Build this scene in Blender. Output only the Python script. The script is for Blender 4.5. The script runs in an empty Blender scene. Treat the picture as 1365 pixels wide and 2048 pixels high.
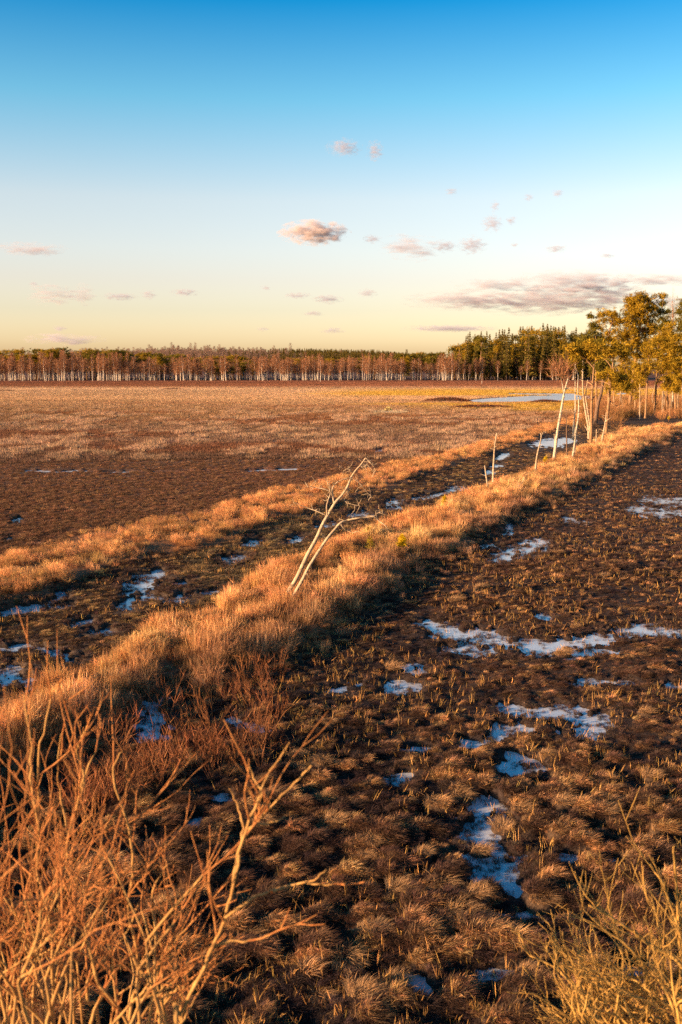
import bpy, math, random
import numpy as np
from mathutils import Vector

random.seed(7)
RNG = np.random.default_rng(11)
sc = bpy.context.scene
COL = sc.collection
PI = math.pi

# ------------------------------------------------------------------ camera, sky, sun, exposure
H = 7.0                                    # eye height on the lookout, metres
F = 1991.0                                 # focal length in photo pixels (35 mm lens)
PITCH = math.atan((1024 - 733) / F)
cd = bpy.data.cameras.new('camera')
cam = bpy.data.objects.new('camera', cd)
COL.objects.link(cam)
cam.location = (0, 0, H)
cam.rotation_euler = (PI / 2 - PITCH, 0, 0)
cd.sensor_fit = 'VERTICAL'; cd.sensor_height = 36.0; cd.lens = 35.0
cd.clip_start = 0.1; cd.clip_end = 40000
cd.dof.use_dof = True; cd.dof.focus_distance = 40.0; cd.dof.aperture_fstop = 2.8
sc.camera = cam

SUN_EL = math.radians(10.5)
SUN_AZ = math.radians(-116.0)               # from +Y, negative is to the left
S = Vector((math.sin(SUN_AZ) * math.cos(SUN_EL), math.cos(SUN_AZ) * math.cos(SUN_EL), math.sin(SUN_EL)))

w = bpy.data.worlds.new('World'); sc.world = w; w.use_nodes = True
nt = w.node_tree; nt.nodes.clear()
wo = nt.nodes.new('ShaderNodeOutputWorld'); bg = nt.nodes.new('ShaderNodeBackground')
sky = nt.nodes.new('ShaderNodeTexSky'); sky.sky_type = 'NISHITA'; sky.sun_disc = False
sky.sun_elevation = SUN_EL; sky.sun_rotation = SUN_AZ
sky.air_density = 1.0; sky.dust_density = 1.2; sky.ozone_density = 2.0
# grade of the whole sky by height above the horizon, the same all the way round
tc = nt.nodes.new('ShaderNodeTexCoord'); sep = nt.nodes.new('ShaderNodeSeparateXYZ')
ramp = nt.nodes.new('ShaderNodeValToRGB'); mul = nt.nodes.new('ShaderNodeMix')
mul.data_type = 'RGBA'; mul.blend_type = 'MULTIPLY'; mul.inputs['Factor'].default_value = 1.0
nt.links.new(tc.outputs['Generated'], sep.inputs[0]); nt.links.new(sep.outputs['Z'], ramp.inputs['Fac'])
SKY_RAMP = [(0.0, (0.2215, 0.1661, 0.1386)), (0.0245, (0.213, 0.1695, 0.1576)), (0.055, (0.1866, 0.1472, 0.1401)), (0.0837, (0.1941, 0.1444, 0.1376)), (0.112, (0.2009, 0.1533, 0.1434)), (0.1579, (0.2, 0.1569, 0.1414)), (0.2448, (0.0773, 0.1395, 0.1466)), (0.324, (0.0047, 0.0895, 0.1344)), (0.5, (0.012, 0.052, 0.08)), (1.0, (0.012, 0.047, 0.07))]
cr = ramp.color_ramp
while len(cr.elements) > 1: cr.elements.remove(cr.elements[-1])
for i, (p, c) in enumerate(SKY_RAMP):
    e = cr.elements[0] if i == 0 else cr.elements.new(p)
    e.position = p; e.color = (*c, 1)
nt.links.new(sky.outputs[0], mul.inputs['A']); nt.links.new(ramp.outputs[0], mul.inputs['B'])
gain = nt.nodes.new('ShaderNodeVectorMath'); gain.operation = 'SCALE'; gain.inputs['Scale'].default_value = 5.7
nt.links.new(mul.outputs['Result'], gain.inputs[0]); nt.links.new(gain.outputs[0], bg.inputs['Color']); nt.links.new(bg.outputs[0], wo.inputs['Surface'])
bg.inputs['Strength'].default_value = 0.12

sl = bpy.data.lights.new('sun', 'SUN'); sun = bpy.data.objects.new('sun', sl); COL.objects.link(sun)
sl.energy = 5.0; sl.angle = math.radians(0.6); sl.color = (1.0, 0.645, 0.345)
sun.rotation_euler = (-S).to_track_quat('-Z', 'Y').to_euler()
sun.location = S * 60

vs = sc.view_settings
vs.view_transform = 'Standard'; vs.look = 'None'; vs.exposure = 1.5; vs.gamma = 1.0; vs.use_curve_mapping = False
cy = sc.cycles
cy.max_bounces = 6; cy.diffuse_bounces = 2; cy.glossy_bounces = 3; cy.transmission_bounces = 2
cy.volume_bounces = 1; cy.transparent_max_bounces = 8
cy.use_denoising = False
cy.sample_clamp_indirect = 4.0

# ------------------------------------------------------------------ geometry of the place
CP, SP = math.cos(PITCH), math.sin(PITCH)

def ray(px, py):
    a, b = px - 682.5, 1024.0 - py
    return a, F * CP + b * SP, -F * SP + b * CP

def at(px, py, z=0.0):
    """Ground point (height z) that the photo shows at this pixel."""
    x, y, dz = ray(px, py)
    t = (z - H) / dz
    return Vector((x * t, y * t, z))

def at_depth(px, py, Y):
    x, y, dz = ray(px, py)
    t = Y / y
    return Vector((x * t, Y, H + dz * t))

def proj(x, y):
    """Map coordinates of ground points (vectorised)."""
    x = np.asarray(x, float); y = np.asarray(y, float)
    f = np.maximum(y * CP + H * SP, 0.05)
    u = y * SP - H * CP
    return 682.5 + F * x / f, 1024.0 - F * u / f

def _hash(ix, iy, seed):
    n = (ix * 374761393 + iy * 668265263 + seed * 1274126177) & 0xFFFFFFFF
    n = ((n ^ (n >> 13)) * 1274126177) & 0xFFFFFFFF
    n = n ^ (n >> 16)
    return (n & 0xFFFF) / 65535.0

def vnoise(x, y, seed=0):
    ix = np.floor(x).astype(np.int64); iy = np.floor(y).astype(np.int64)
    fx = x - ix; fy = y - iy
    fx = fx * fx * fx * (fx * (fx * 6 - 15) + 10); fy = fy * fy * fy * (fy * (fy * 6 - 15) + 10)
    a = _hash(ix, iy, seed); b = _hash(ix + 1, iy, seed); c = _hash(ix, iy + 1, seed); d = _hash(ix + 1, iy + 1, seed)
    return (a * (1 - fx) + b * fx) * (1 - fy) + (c * (1 - fx) + d * fx) * fy

def fbm(x, y, octaves=4, seed=0):
    s = 0; amp = 0.5; tot = 0
    for o in range(octaves):
        s = s + amp * vnoise(x * 2 ** o + 17.3 * o, y * 2 ** o - 9.1 * o, seed + o); tot += amp; amp *= 0.5
    return s / tot

def sstep(a, b, x):
    t = np.clip((x - a) / (b - a), 0, 1)
    return t * t * (3 - 2 * t)

# two peat banks and the wet ditch between them, as lines on the map
R1X = [-400, 0, 200, 420, 620, 760, 870, 960, 1060, 1130, 1200]
R1C = [1360, 1178, 1116, 1060, 1002, 962, 931, 902, 872, 848, 828]
R1W = [90, 46, 42, 36, 28, 22, 17, 14, 12, 10, 6]
R2X = [-300, 0, 110, 200, 300, 400, 500, 620, 760, 850, 960, 1060, 1150, 1250, 1365, 1600]
R2T = [1560, 1430, 1372, 1337, 1280, 1236, 1170, 1120, 1062, 1030, 978, 945, 902, 862, 850, 836]
R3X = [-300, 0, 200, 300, 400, 480, 600, 680, 760, 900, 960, 1100, 1200, 1300, 1365, 1600]
R2B = [1800, 1600, 1480, 1395, 1385, 1380, 1320, 1255, 1190, 1120, 1075, 1003, 955, 896, 872, 852]

def zones(x, y):
    """Bank 1, bank 2, ditch, right-hand bog, left-hand field: weights 0..1 at ground points."""
    px, py = proj(x, y)
    wob = (fbm(x * 0.55, y * 0.26, 4, 40) - 0.5)
    pyw = py + wob * 52 * np.clip((py - 760) / 400, 0.05, 1.4)
    c1 = np.interp(px, R1X, R1C); w1 = np.interp(px, R1X, R1W)
    u = (pyw - c1) / w1
    gap = np.clip(fbm(x * 0.12, y * 0.09, 2, 77) * 2 - 0.2, 0.35, 1)
    b1 = sstep(1.25, 0.55, np.abs(u)) * np.where(px > 1230, 0, 1) * np.where(py < 800, 0, 1)
    t2 = np.interp(px, R2X, R2T); m2 = np.interp(px, R3X, R2B)
    s = np.clip((py - 790) / 400, 0.06, 1)
    b2 = sstep(-10 * s, 26 * s, pyw - t2) * sstep(48 * s, -52 * s, pyw - m2)
    ditch = sstep(0.8, 1.2, u) * sstep(8 * s, -10 * s, pyw - t2)
    right = sstep(-30 * s, 10 * s, pyw - m2)
    left = sstep(-0.8, -1.2, u)
    return px, py, b1, b2, ditch, right, left

# pools: strokes ((px, py, half-height px) ...) on the map
POOLS = [
    [(868, 1254, 7), (930, 1274, 9), (1000, 1284, 8), (1075, 1297, 10), (1150, 1290, 7)],
    [(1150, 1290, 5), (1230, 1268, 6), (1300, 1262, 7), (1365, 1268, 6), (1500, 1275, 5)],
    [(900, 1303, 4), (940, 1296, 7), (975, 1305, 5)], [(1080, 1305, 6), (1130, 1312, 4), (1210, 1306, 4)],
    [(1000, 1413, 4), (1060, 1432, 10), (1130, 1428, 9), (1195, 1446, 10), (1165, 1470, 8)],
    [(1010, 1462, 6), (1045, 1456, 6)], [(1035, 1538, 9), (1058, 1528, 8)], [(1028, 1512, 4), (1040, 1522, 5)],
    [(965, 1605, 7), (972, 1650, 11), (978, 1690, 13), (988, 1735, 13), (1003, 1765, 8), (1022, 1787, 6)],
    [(670, 1385, 6), (705, 1372, 4)], [(788, 1385, 6), (812, 1372, 6)], [(830, 1500, 6), (850, 1498, 3)],
    [(795, 1558, 6), (812, 1550, 3)], [(940, 1492, 5), (985, 1482, 3)], [(820, 1340, 7), (838, 1345, 3)],
    [(990, 1122, 4), (1030, 1100, 6), (1060, 1093, 7), (1085, 1083, 3)], [(1050, 1107, 4), (1062, 1110, 3)],
    [(1012, 1072, 3), (1022, 1052, 3)], [(968, 1093, 2), (985, 1091, 2)],
    [(1268, 1018, 4), (1300, 1028, 4), (1335, 1034, 3)], [(1300, 1000, 5), (1340, 1004, 7), (1390, 1000, 6)],
    [(1330, 1022, 4), (1370, 1026, 5)], [(1135, 1040, 2), (1165, 1045, 3)],
    [(310, 1408, 6), (309, 1440, 9), (298, 1478, 9)], [(330, 1395, 3), (322, 1402, 4)],
    [(470, 1440, 4), (520, 1465, 3)], [(390, 1655, 6), (402, 1640, 3)], [(442, 1600, 5), (450, 1590, 3)],
    [(1130, 1720, 6), (1145, 1716, 3)], [(1115, 1636, 4), (1130, 1632, 3)], [(1210, 1725, 5), (1222, 1722, 3)],
    [(1000, 1955, 10), (1050, 1945, 6)], [(820, 1965, 8), (840, 1985, 8)], [(1265, 1960, 10), (1280, 1945, 8)],
    [(1000, 1840, 5), (1060, 1832, 4)], [(780, 1855, 5), (770, 1850, 3)], [(1160, 1365, 4), (1250, 1368, 3)],
    [(1350, 1375, 6), (1380, 1372, 4)], [(1085, 1232, 3), (1090, 1236, 3)],
    [(318, 1144, 3), (300, 1157, 8), (284, 1172, 9), (255, 1192, 3)], [(262, 1200, 4), (248, 1218, 6)],
    [(300, 1196, 4), (318, 1198, 3)], [(262, 1206, 2), (320, 1196, 2)],
    [(10, 1230, 4), (45, 1224, 5), (80, 1214, 5)], [(110, 1218, 3), (135, 1214, 3)], [(118, 1184, 5), (121, 1197, 4)],
    [(150, 1252, 3), (172, 1247, 5)], [(195, 1268, 6), (220, 1266, 5)], [(-60, 1296, 5), (0, 1300, 5), (58, 1300, 5)],
    [(70, 1300, 4), (105, 1308, 5), (150, 1320, 5)], [(-60, 1335, 8), (0, 1345, 8), (30, 1352, 8), (62, 1378, 10)],
    [(20, 1335, 4), (40, 1338, 4)], [(352, 1205, 5), (372, 1196, 5)], [(355, 1170, 2), (380, 1165, 2)],
    [(415, 1190, 2), (450, 1182, 2)], [(465, 1124, 6), (478, 1118, 4)], [(500, 1090, 4), (507, 1084, 4)],
    [(590, 1082, 4), (602, 1078, 3)], [(650, 1052, 4), (665, 1050, 3)], [(700, 1034, 3), (735, 1030, 4)],
    [(776, 1020, 2), (800, 1016, 3)], [(786, 1008, 4), (795, 1004, 4)],
    [(832, 1000, 2), (870, 992, 4), (905, 982, 3), (940, 976, 2)], [(905, 977, 3), (912, 976, 3)],
    [(972, 950, 2), (982, 944, 2)], [(990, 934, 2), (1000, 932, 2)], [(998, 918, 2), (1012, 908, 2)],
    [(1082, 888, 6), (1105, 886, 7), (1135, 882, 4)],
    [(55, 942, .9), (95, 944, 1.3)], [(112, 945, .8), (150, 943, 1.1), (182, 944, .6)], [(205, 946, .6), (262, 945, .7)], [(300, 944, .2), (345, 945, .4), (380, 944, .2)], [(405, 942, .3), (428, 943, .3)],
    [(496, 943, .8), (530, 941, 1.3), (548, 942, .8)], [(560, 940, 1.2), (585, 939, 1.3), (596, 938, .6)], [(606, 937, .4), (632, 935, .3)], [(755, 903, 1.6), (762, 902, 1.6)],
    [(35, 1045, 3), (40, 1038, 2)], [(12, 1084, 2), (20, 1080, 2)],
    [(935, 803, 1.5), (985, 801, 3.2), (1060, 798, 4.4), (1150, 796, 4.2), (1185, 795, 2)], [(1236, 789, 1.2), (1252, 788, 1.4)],
    [(1020, 788.5, 0.8), (1150, 789, 1.0)],
]

def pool_mask(px, py):
    """Positive inside a pool, falling to -1 and below outside."""
    best = np.full(px.shape, -9.0)
    for st in POOLS:
        xs = [p[0] for p in st]; ys = [p[1] for p in st]; hw = max(p[2] for p in st)
        sel = (px > min(xs) - hw * 7) & (px < max(xs) + hw * 7) & (py > min(ys) - hw * 4) & (py < max(ys) + hw * 4)
        if not sel.any(): continue
        qx = px[sel]; qy = py[sel]; loc = np.full(qx.shape, -9.0)
        for (ax, ay, aw), (bx, by, bw) in zip(st[:-1], st[1:]):
            k = np.clip(np.abs(1.0 - (0.5 * (ay + by) - 733) / 900), 0.15, 1)      # pools look wider than tall farther off
            sx = 0.45 if abs(bx - ax) < 1.2 * abs(by - ay) else 0.35
            dx, dy = (bx - ax) * sx, by - ay
            L = dx * dx + dy * dy + 1e-6
            vx, vy = (qx - ax) * sx, qy - ay
            t = np.clip((vx * dx + vy * dy) / L, 0, 1)
            d = np.sqrt((vx - t * dx) ** 2 + (vy - t * dy) ** 2)
            loc = np.maximum(loc, 1 - d / (1.42 * (aw + (bw - aw) * t) + np.clip((ay - 900) / 120, .55, 1)))
        best[sel] = np.maximum(best[sel], loc)
    return best

def height(x, y, fine=True):
    r = np.hypot(x, y)
    px, py, b1, b2, ditch, right, left = zones(x, y)
    front = (y > 1)
    fade = np.clip(38 / np.maximum(r, 1), 0.12, 1)
    # hummocks of sedge, wavelength about a metre, drawn out across the slope of the wind
    n1 = .7 * fbm(x * 3.1, y * 3.8, 3, 5) + .3 * fbm(x * 1.3, y * 1.6, 2, 6)
    n2 = fbm(x * 0.28 + 4, y * 0.33, 2, 9)
    hum = np.clip((n1 - 0.37) * 0.42, -0.02, 0.22) * (0.55 + 0.8 * n2)
    hum = hum * (1 - .5 * sstep(13, 22, r))
    z = 0.035 + hum * fade * (0.9 - 0.45 * ditch - 0.45 * left)
    z = z + 0.06 * (1 - right) + 0.12 * b2 + 0.08 * b1
    bank = np.maximum(b1, b2)
    z = z + bank * (fbm(x * 0.8, y * 0.8, 3, 21) - 0.4) * 0.22
    pm = pool_mask(px, py)
    rough = (fbm(x * 4.6, y * 3.2, 3, 31) - 0.5) * 3.2 + (fbm(x * 0.9, y * 0.9, 2, 33) - 0.5) * 0.7
    pmn = pm + rough * np.clip(1 - r / 260, 0.15, 1)
    wet = sstep(-0.35, 0.35, pmn)
    z = np.where(front, z * (1 - wet) + (-0.06) * wet, 0.1)
    far = sstep(330, 470, r)
    z = z * (1 - far) + 0.12 * far
    return z

def hill(x, y):
    """Low wooded rise far behind the row of birches."""
    prof = np.interp(x, [-900, -600, -400, -240, -150, -40, 45, 95, 160], [0, 2, 7, 15.5, 15, 14.5, 12.5, 8, 0])
    d = np.exp(-((y - 1400) / 260) ** 2) * prof * (.9 + .25 * fbm(x * .012, y * .012, 2, 3))
    return d

LEFT_PY = [700, 763, 774, 778, 800, 830, 860, 890, 915, 950, 1000, 1100, 1400]
LEFT_C = np.array([(.15, .07, .045), (.15, .065, .045), (.20, .085, .05), (.44, .285, .18), (.43, .265, .15), (.34, .195, .105),
                   (.28, .165, .105), (.26, .155, .105), (.19, .11, .075), (.165, .09, .06), (.125, .06, .032), (.14, .062, .03), (.14, .062, .03)])

def ground_col(x, y):
    px, py, b1, b2, ditch, right, left = zones(x, y)
    c = np.stack([np.interp(py, LEFT_PY, LEFT_C[:, k]) for k in range(3)], -1)
    def mix(a, col, f):
        f = np.clip(f, 0, 1)[..., None]
        return a * (1 - f) + np.array(col) * f
    st = fbm(x * 0.02, y * 0.05, 4, 61)
    c = c * (0.72 + 0.56 * st)[..., None]
    gold = sstep(600, 800, px + (st - .5) * 300) * sstep(776, 783, py) * sstep(836, 818, py + (st - .5) * 26)
    c = mix(c, (.46, .28, .06), gold * sstep(.3, .55, fbm(x * .015, y * .06, 3, 66)))
    red = sstep(.55, .7, fbm(x * .03, y * .08, 3, 70)) * sstep(1060, 940, py) * sstep(786, 830, py)
    c = mix(c, (.24, .09, .045), red * .6)
    sm = at(777, 824); c = mix(c, (.52, .40, .27), sstep(1.2, .7, np.hypot((x - sm.x) / 3.2, (y - sm.y + 2) / 6)))
    c = mix(c, (.085, .058, .045), ditch)
    c = mix(c, (.055, .036, .03), right)
    c = mix(c, (.26, .125, .06), b1)
    c = mix(c, (.24, .14, .07), b2)
    return c

# ------------------------------------------------------------------ small builders
def put(o, parent=None):
    COL.objects.link(o)
    if parent is not None: o.parent = parent
    return o

def tag(o, label=None, cat=None, group=None, kind=None):
    if label: o['label'] = label
    if cat: o['category'] = cat
    if group: o['group'] = group
    if kind: o['kind'] = kind
    return o

def empty(name, loc, label, cat, group=None):
    o = bpy.data.objects.new(name, None); o.empty_display_size = 0.3
    o.location = loc; put(o)
    return tag(o, label, cat, group)

def mesh_np(name, verts, faces, mat=None, tone=None, smooth=False, col=None):
    """faces: list of index arrays (n,3) or (n,4)."""
    me = bpy.data.meshes.new(name)
    verts = np.asarray(verts, np.float32)
    faces = [np.asarray(f, np.int32) for f in faces if len(f)]
    nl = sum(f.size for f in faces); npoly = sum(len(f) for f in faces)
    me.vertices.add(len(verts)); me.vertices.foreach_set('co', verts.ravel())
    me.loops.add(nl); me.loops.foreach_set('vertex_index', np.concatenate([f.ravel() for f in faces]))
    sizes = np.concatenate([np.full(len(f), f.shape[1], np.int32) for f in faces])
    starts = np.concatenate([[0], np.cumsum(sizes)[:-1]]).astype(np.int32)
    me.polygons.add(npoly); me.polygons.foreach_set('loop_start', starts)
    if smooth: me.polygons.foreach_set('use_smooth', np.ones(npoly, bool))
    me.update(calc_edges=True)
    if tone is not None:
        a = me.attributes.new('tone', 'FLOAT', 'POINT'); a.data.foreach_set('value', np.asarray(tone, np.float32))
    if col is not None:
        a = me.attributes.new('col', 'FLOAT_COLOR', 'POINT')
        a.data.foreach_set('color', np.concatenate([col, np.ones((len(col), 1))], 1).astype(np.float32).ravel())
    if mat: me.materials.append(mat)
    return me

class MB:
    """Collects tubes, blades and lumps; build() links them as one mesh object."""
    def __init__(s): s.v = []; s.f3 = []; s.f4 = []; s.t = []; s.n = 0
    def add(s, v, f3=None, f4=None, tone=1.0):
        v = np.asarray(v, np.float32)
        if f3 is not None and len(f3): s.f3.append(np.asarray(f3, np.int32) + s.n)
        if f4 is not None and len(f4): s.f4.append(np.asarray(f4, np.int32) + s.n)
        s.v.append(v); s.t.append(np.full(len(v), tone) if np.isscalar(tone) else np.asarray(tone)); s.n += len(v)
    def tube(s, pts, radii, sides=6, tone=1.0):
        pts = [Vector(p) for p in pts]; n = len(pts); V = []
        for i, p in enumerate(pts):
            d = (pts[min(i + 1, n - 1)] - pts[max(i - 1, 0)])
            d = d.normalized() if d.length > 1e-9 else Vector((0, 0, 1))
            a = d.cross(Vector((0.13, 0.97, 0.2))); a.normalize(); b = d.cross(a)
            for k in range(sides):
                t = 2 * PI * k / sides
                V.append(p + (a * math.cos(t) + b * math.sin(t)) * radii[i])
        f = [(i * sides + k, i * sides + (k + 1) % sides, (i + 1) * sides + (k + 1) % sides, (i + 1) * sides + k) for i in range(n - 1) for k in range(sides)]
        tip = len(V); V.append(pts[-1] + (pts[-1] - pts[-2]).normalized() * radii[-1] * 0.6)
        f3 = [((n - 1) * sides + k, (n - 1) * sides + (k + 1) % sides, tip) for k in range(sides)]
        s.add([tuple(q) for q in V], f3, f, tone)
    def tris(s, base, tip, side, width, tone):
        """Many narrow triangles: base (n,3), tip (n,3), side unit vectors (n,3)."""
        n = len(base); v = np.empty((n, 3, 3)); hw = (side * np.asarray(width).reshape(-1, 1)) * 0.5
        v[:, 0] = base - hw; v[:, 1] = base + hw; v[:, 2] = tip
        s.add(v.reshape(-1, 3), np.arange(n * 3).reshape(n, 3), None, np.repeat(tone, 3))
    def mesh(s, name, mat, smooth=True):
        return mesh_np(name, np.concatenate(s.v), [np.concatenate(f) for f in (s.f3, s.f4) if f], mat, np.concatenate(s.t), smooth)
    def build(s, name, mat, parent=None, smooth=True):
        return put(bpy.data.objects.new(name, s.mesh(name, mat, smooth)), parent)

def unit(v):
    return v / np.maximum(np.linalg.norm(v, axis=-1, keepdims=True), 1e-9)

def rand_dirs(n, rng=RNG):
    return unit(rng.normal(size=(n, 3)))

# ------------------------------------------------------------------ materials
def new_mat(name):
    m = bpy.data.materials.new(name); m.use_nodes = True
    m.node_tree.nodes.clear()
    out = m.node_tree.nodes.new('ShaderNodeOutputMaterial')
    return m, m.node_tree, out

def N(t, typ, **kw):
    n = t.nodes.new(typ)
    for k, v in kw.items(): setattr(n, k, v)
    return n

def leafy(name, color=None, transl=0.3, lo=0.6, hi=1.4, rough=0.7):
    """Blades, needles, twigs: diffuse and translucent, each blade a little lighter or darker."""
    m, t, out = new_mat(name)
    tone = N(t, 'ShaderNodeAttribute', attribute_name='tone')
    if color is None:
        base = N(t, 'ShaderNodeAttribute', attribute_name='col', attribute_type='INSTANCER').outputs['Color']
    else:
        r = N(t, 'ShaderNodeRGB'); r.outputs[0].default_value = (*color, 1); base = r.outputs[0]
    mx = N(t, 'ShaderNodeVectorMath', operation='SCALE')
    t.links.new(base, mx.inputs[0]); t.links.new(tone.outputs['Fac'], mx.inputs['Scale'])
    d = N(t, 'ShaderNodeBsdfDiffuse'); tr = N(t, 'ShaderNodeBsdfTranslucent'); mix = N(t, 'ShaderNodeMixShader')
    mix.inputs[0].default_value = transl
    t.links.new(mx.outputs[0], d.inputs['Color']); t.links.new(mx.outputs[0], tr.inputs['Color'])
    t.links.new(d.outputs[0], mix.inputs[1]); t.links.new(tr.outputs[0], mix.inputs[2]); t.links.new(mix.outputs[0], out.inputs['Surface'])
    return m

def bark(name, c1, c2, scale=(6, 6, 1.2), rough=0.85, bump=0.4, spots=None):
    m, t, out = new_mat(name)
    tcn = N(t, 'ShaderNodeTexCoord'); mp = N(t, 'ShaderNodeMapping'); mp.inputs['Scale'].default_value = scale
    no = N(t, 'ShaderNodeTexNoise'); no.inputs['Scale'].default_value = 3; no.inputs['Detail'].default_value = 6
    rp = N(t, 'ShaderNodeValToRGB'); rp.color_ramp.elements[0].position = 0.35; rp.color_ramp.elements[1].position = 0.65
    rp.color_ramp.elements[0].color = (*c1, 1); rp.color_ramp.elements[1].color = (*c2, 1)
    t.links.new(tcn.outputs['Object'], mp.inputs[0]); t.links.new(mp.outputs[0], no.inputs['Vector']); t.links.new(no.outputs['Fac'], rp.inputs[0])
    p = N(t, 'ShaderNodeBsdfPrincipled'); p.inputs['Roughness'].default_value = rough; p.inputs['Specular IOR Level'].default_value = 0.2
    colour = rp.outputs[0]
    if spots:
        mp2 = N(t, 'ShaderNodeMapping'); mp2.inputs['Scale'].default_value = (1.5, 1.5, 7)
        n2 = N(t, 'ShaderNodeTexNoise'); n2.inputs['Scale'].default_value = 2.2; n2.inputs['Detail'].default_value = 4
        r2 = N(t, 'ShaderNodeValToRGB'); r2.color_ramp.elements[0].position = 0.60; r2.color_ramp.elements[1].position = 0.66
        mx = N(t, 'ShaderNodeMix', data_type='RGBA'); mx.inputs['B'].default_value = (*spots, 1)
        t.links.new(tcn.outputs['Object'], mp2.inputs[0]); t.links.new(mp2.outputs[0], n2.inputs['Vector']); t.links.new(n2.outputs['Fac'], r2.inputs[0])
        t.links.new(r2.outputs[0], mx.inputs['Factor']); t.links.new(colour, mx.inputs['A']); colour = mx.outputs['Result']
    bp = N(t, 'ShaderNodeBump'); bp.inputs['Strength'].default_value = bump; bp.inputs['Distance'].default_value = 0.02
    t.links.new(no.outputs['Fac'], bp.inputs['Height']); t.links.new(bp.outputs[0], p.inputs['Normal'])
    t.links.new(colour, p.inputs['Base Color']); t.links.new(p.outputs[0], out.inputs['Surface'])
    return m

M = {}
M['grass'] = leafy('dry_sedge_blades', None, 0.30)
M['birch_twig'] = leafy('birch_twigs', (.26, .122, .066), 0.1)
M['birch_twig_pale'] = leafy('far_bare_twigs', (.22, .14, .11), 0.1)
M['pine_needle'] = leafy('pine_needles', (.34, .215, .022), 0.4)
M['pine_needle_dark'] = leafy('dark_pine_needles', (.16, .125, .02), 0.3)
M['spruce_needle'] = leafy('spruce_needles', (.15, .112, .026), 0.2)
M['young_needle'] = leafy('yellow_young_needles', (.62, .42, .02), 0.4)
M['moss'] = leafy('yellow_green_moss', (.22, .16, .02), 0.2)
M['heath'] = leafy('heath_twigs', (.15, .055, .03), 0.1)
M['pale_grass'] = leafy('bleached_straw', (.85, .68, .28), 0.4)
M['tussock_blade'] = leafy('tussock_blades', (.48, .28, .14), 0.3)
M['willow_bark'] = bark('willow_bark', (.31, .155, .05), (.46, .26, .09), (9, 9, 2), bump=.25)
M['willow_twig'] = bark('red_willow_twig_bark', (.34, .115, .035), (.46, .20, .065), (9, 9, 2), bump=.1)
M['bush_bark'] = bark('yellow_willow_bark', (.34, .18, .045), (.50, .29, .08), (9, 9, 2), bump=.25)
M['birch_bark'] = bark('birch_bark', (.34, .275, .20), (.50, .42, .32), (3, 3, 3), spots=(.06, .045, .035))
M['far_birch_bark'] = bark('far_birch_bark', (.40, .32, .26), (.56, .47, .39), (1, 1, 1), bump=0)
M['pine_bark'] = bark('pine_bark', (.17, .09, .045), (.33, .195, .10), (4, 4, 1))
M['grey_bark'] = bark('grey_brown_bark', (.12, .08, .06), (.2, .14, .11), (1, 1, 1), bump=0)
M['dead_wood'] = bark('bleached_dead_wood', (.28, .20, .13), (.46, .35, .24), (7, 7, 1), spots=(.10, .075, .055))
M['dark_bark'] = bark('conifer_bark', (.10, .06, .04), (.18, .11, .07), (4, 4, 1))
M['peat'] = bark('peat_mound', (.05, .03, .02), (.09, .055, .035), (5, 5, 5), rough=1)

# ground: colour of the ground cover varies over the map, fine grain and relief from noise
m, t, out = new_mat('peat_and_litter')
at_ = N(t, 'ShaderNodeAttribute', attribute_name='col'); g = N(t, 'ShaderNodeNewGeometry')
no = N(t, 'ShaderNodeTexNoise'); no.inputs['Scale'].default_value = 9; no.inputs['Detail'].default_value = 8; no.inputs['Roughness'].default_value = .7
rp = N(t, 'ShaderNodeMapRange'); rp.inputs['From Min'].default_value = .3; rp.inputs['From Max'].default_value = .7; rp.inputs['To Min'].default_value = .45; rp.inputs['To Max'].default_value = 1.4
sc_ = N(t, 'ShaderNodeVectorMath', operation='SCALE'); p = N(t, 'ShaderNodeBsdfPrincipled')
p.inputs['Roughness'].default_value = .95; p.inputs['Specular IOR Level'].default_value = .1
bp = N(t, 'ShaderNodeBump'); bp.inputs['Strength'].default_value = .8; bp.inputs['Distance'].default_value = .08
t.links.new(g.outputs['Position'], no.inputs['Vector']); t.links.new(no.outputs['Fac'], rp.inputs[0])
t.links.new(at_.outputs['Color'], sc_.inputs[0]); t.links.new(rp.outputs[0], sc_.inputs['Scale'])
t.links.new(sc_.outputs[0], p.inputs['Base Color']); t.links.new(no.outputs['Fac'], bp.inputs['Height']); t.links.new(bp.outputs[0], p.inputs['Normal'])
t.links.new(p.outputs[0], out.inputs['Surface'])
M['ground'] = m

# bog water with a skin of thin ice
m, t, out = new_mat('icy_bog_water')
p = N(t, 'ShaderNodeBsdfPrincipled'); p.inputs['Base Color'].default_value = (.62, .62, .64, 1); p.inputs['Roughness'].default_value = .2
p.inputs['IOR'].default_value = 1.6
g = N(t, 'ShaderNodeNewGeometry'); no = N(t, 'ShaderNodeTexNoise'); no.inputs['Scale'].default_value = 4; no.inputs['Detail'].default_value = 3
bp = N(t, 'ShaderNodeBump'); bp.inputs['Strength'].default_value = .22; bp.inputs['Distance'].default_value = .03
t.links.new(g.outputs['Position'], no.inputs['Vector']); t.links.new(no.outputs['Fac'], bp.inputs['Height']); t.links.new(bp.outputs[0], p.inputs['Normal'])
t.links.new(p.outputs[0], out.inputs['Surface'])
M['water'] = m

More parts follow.
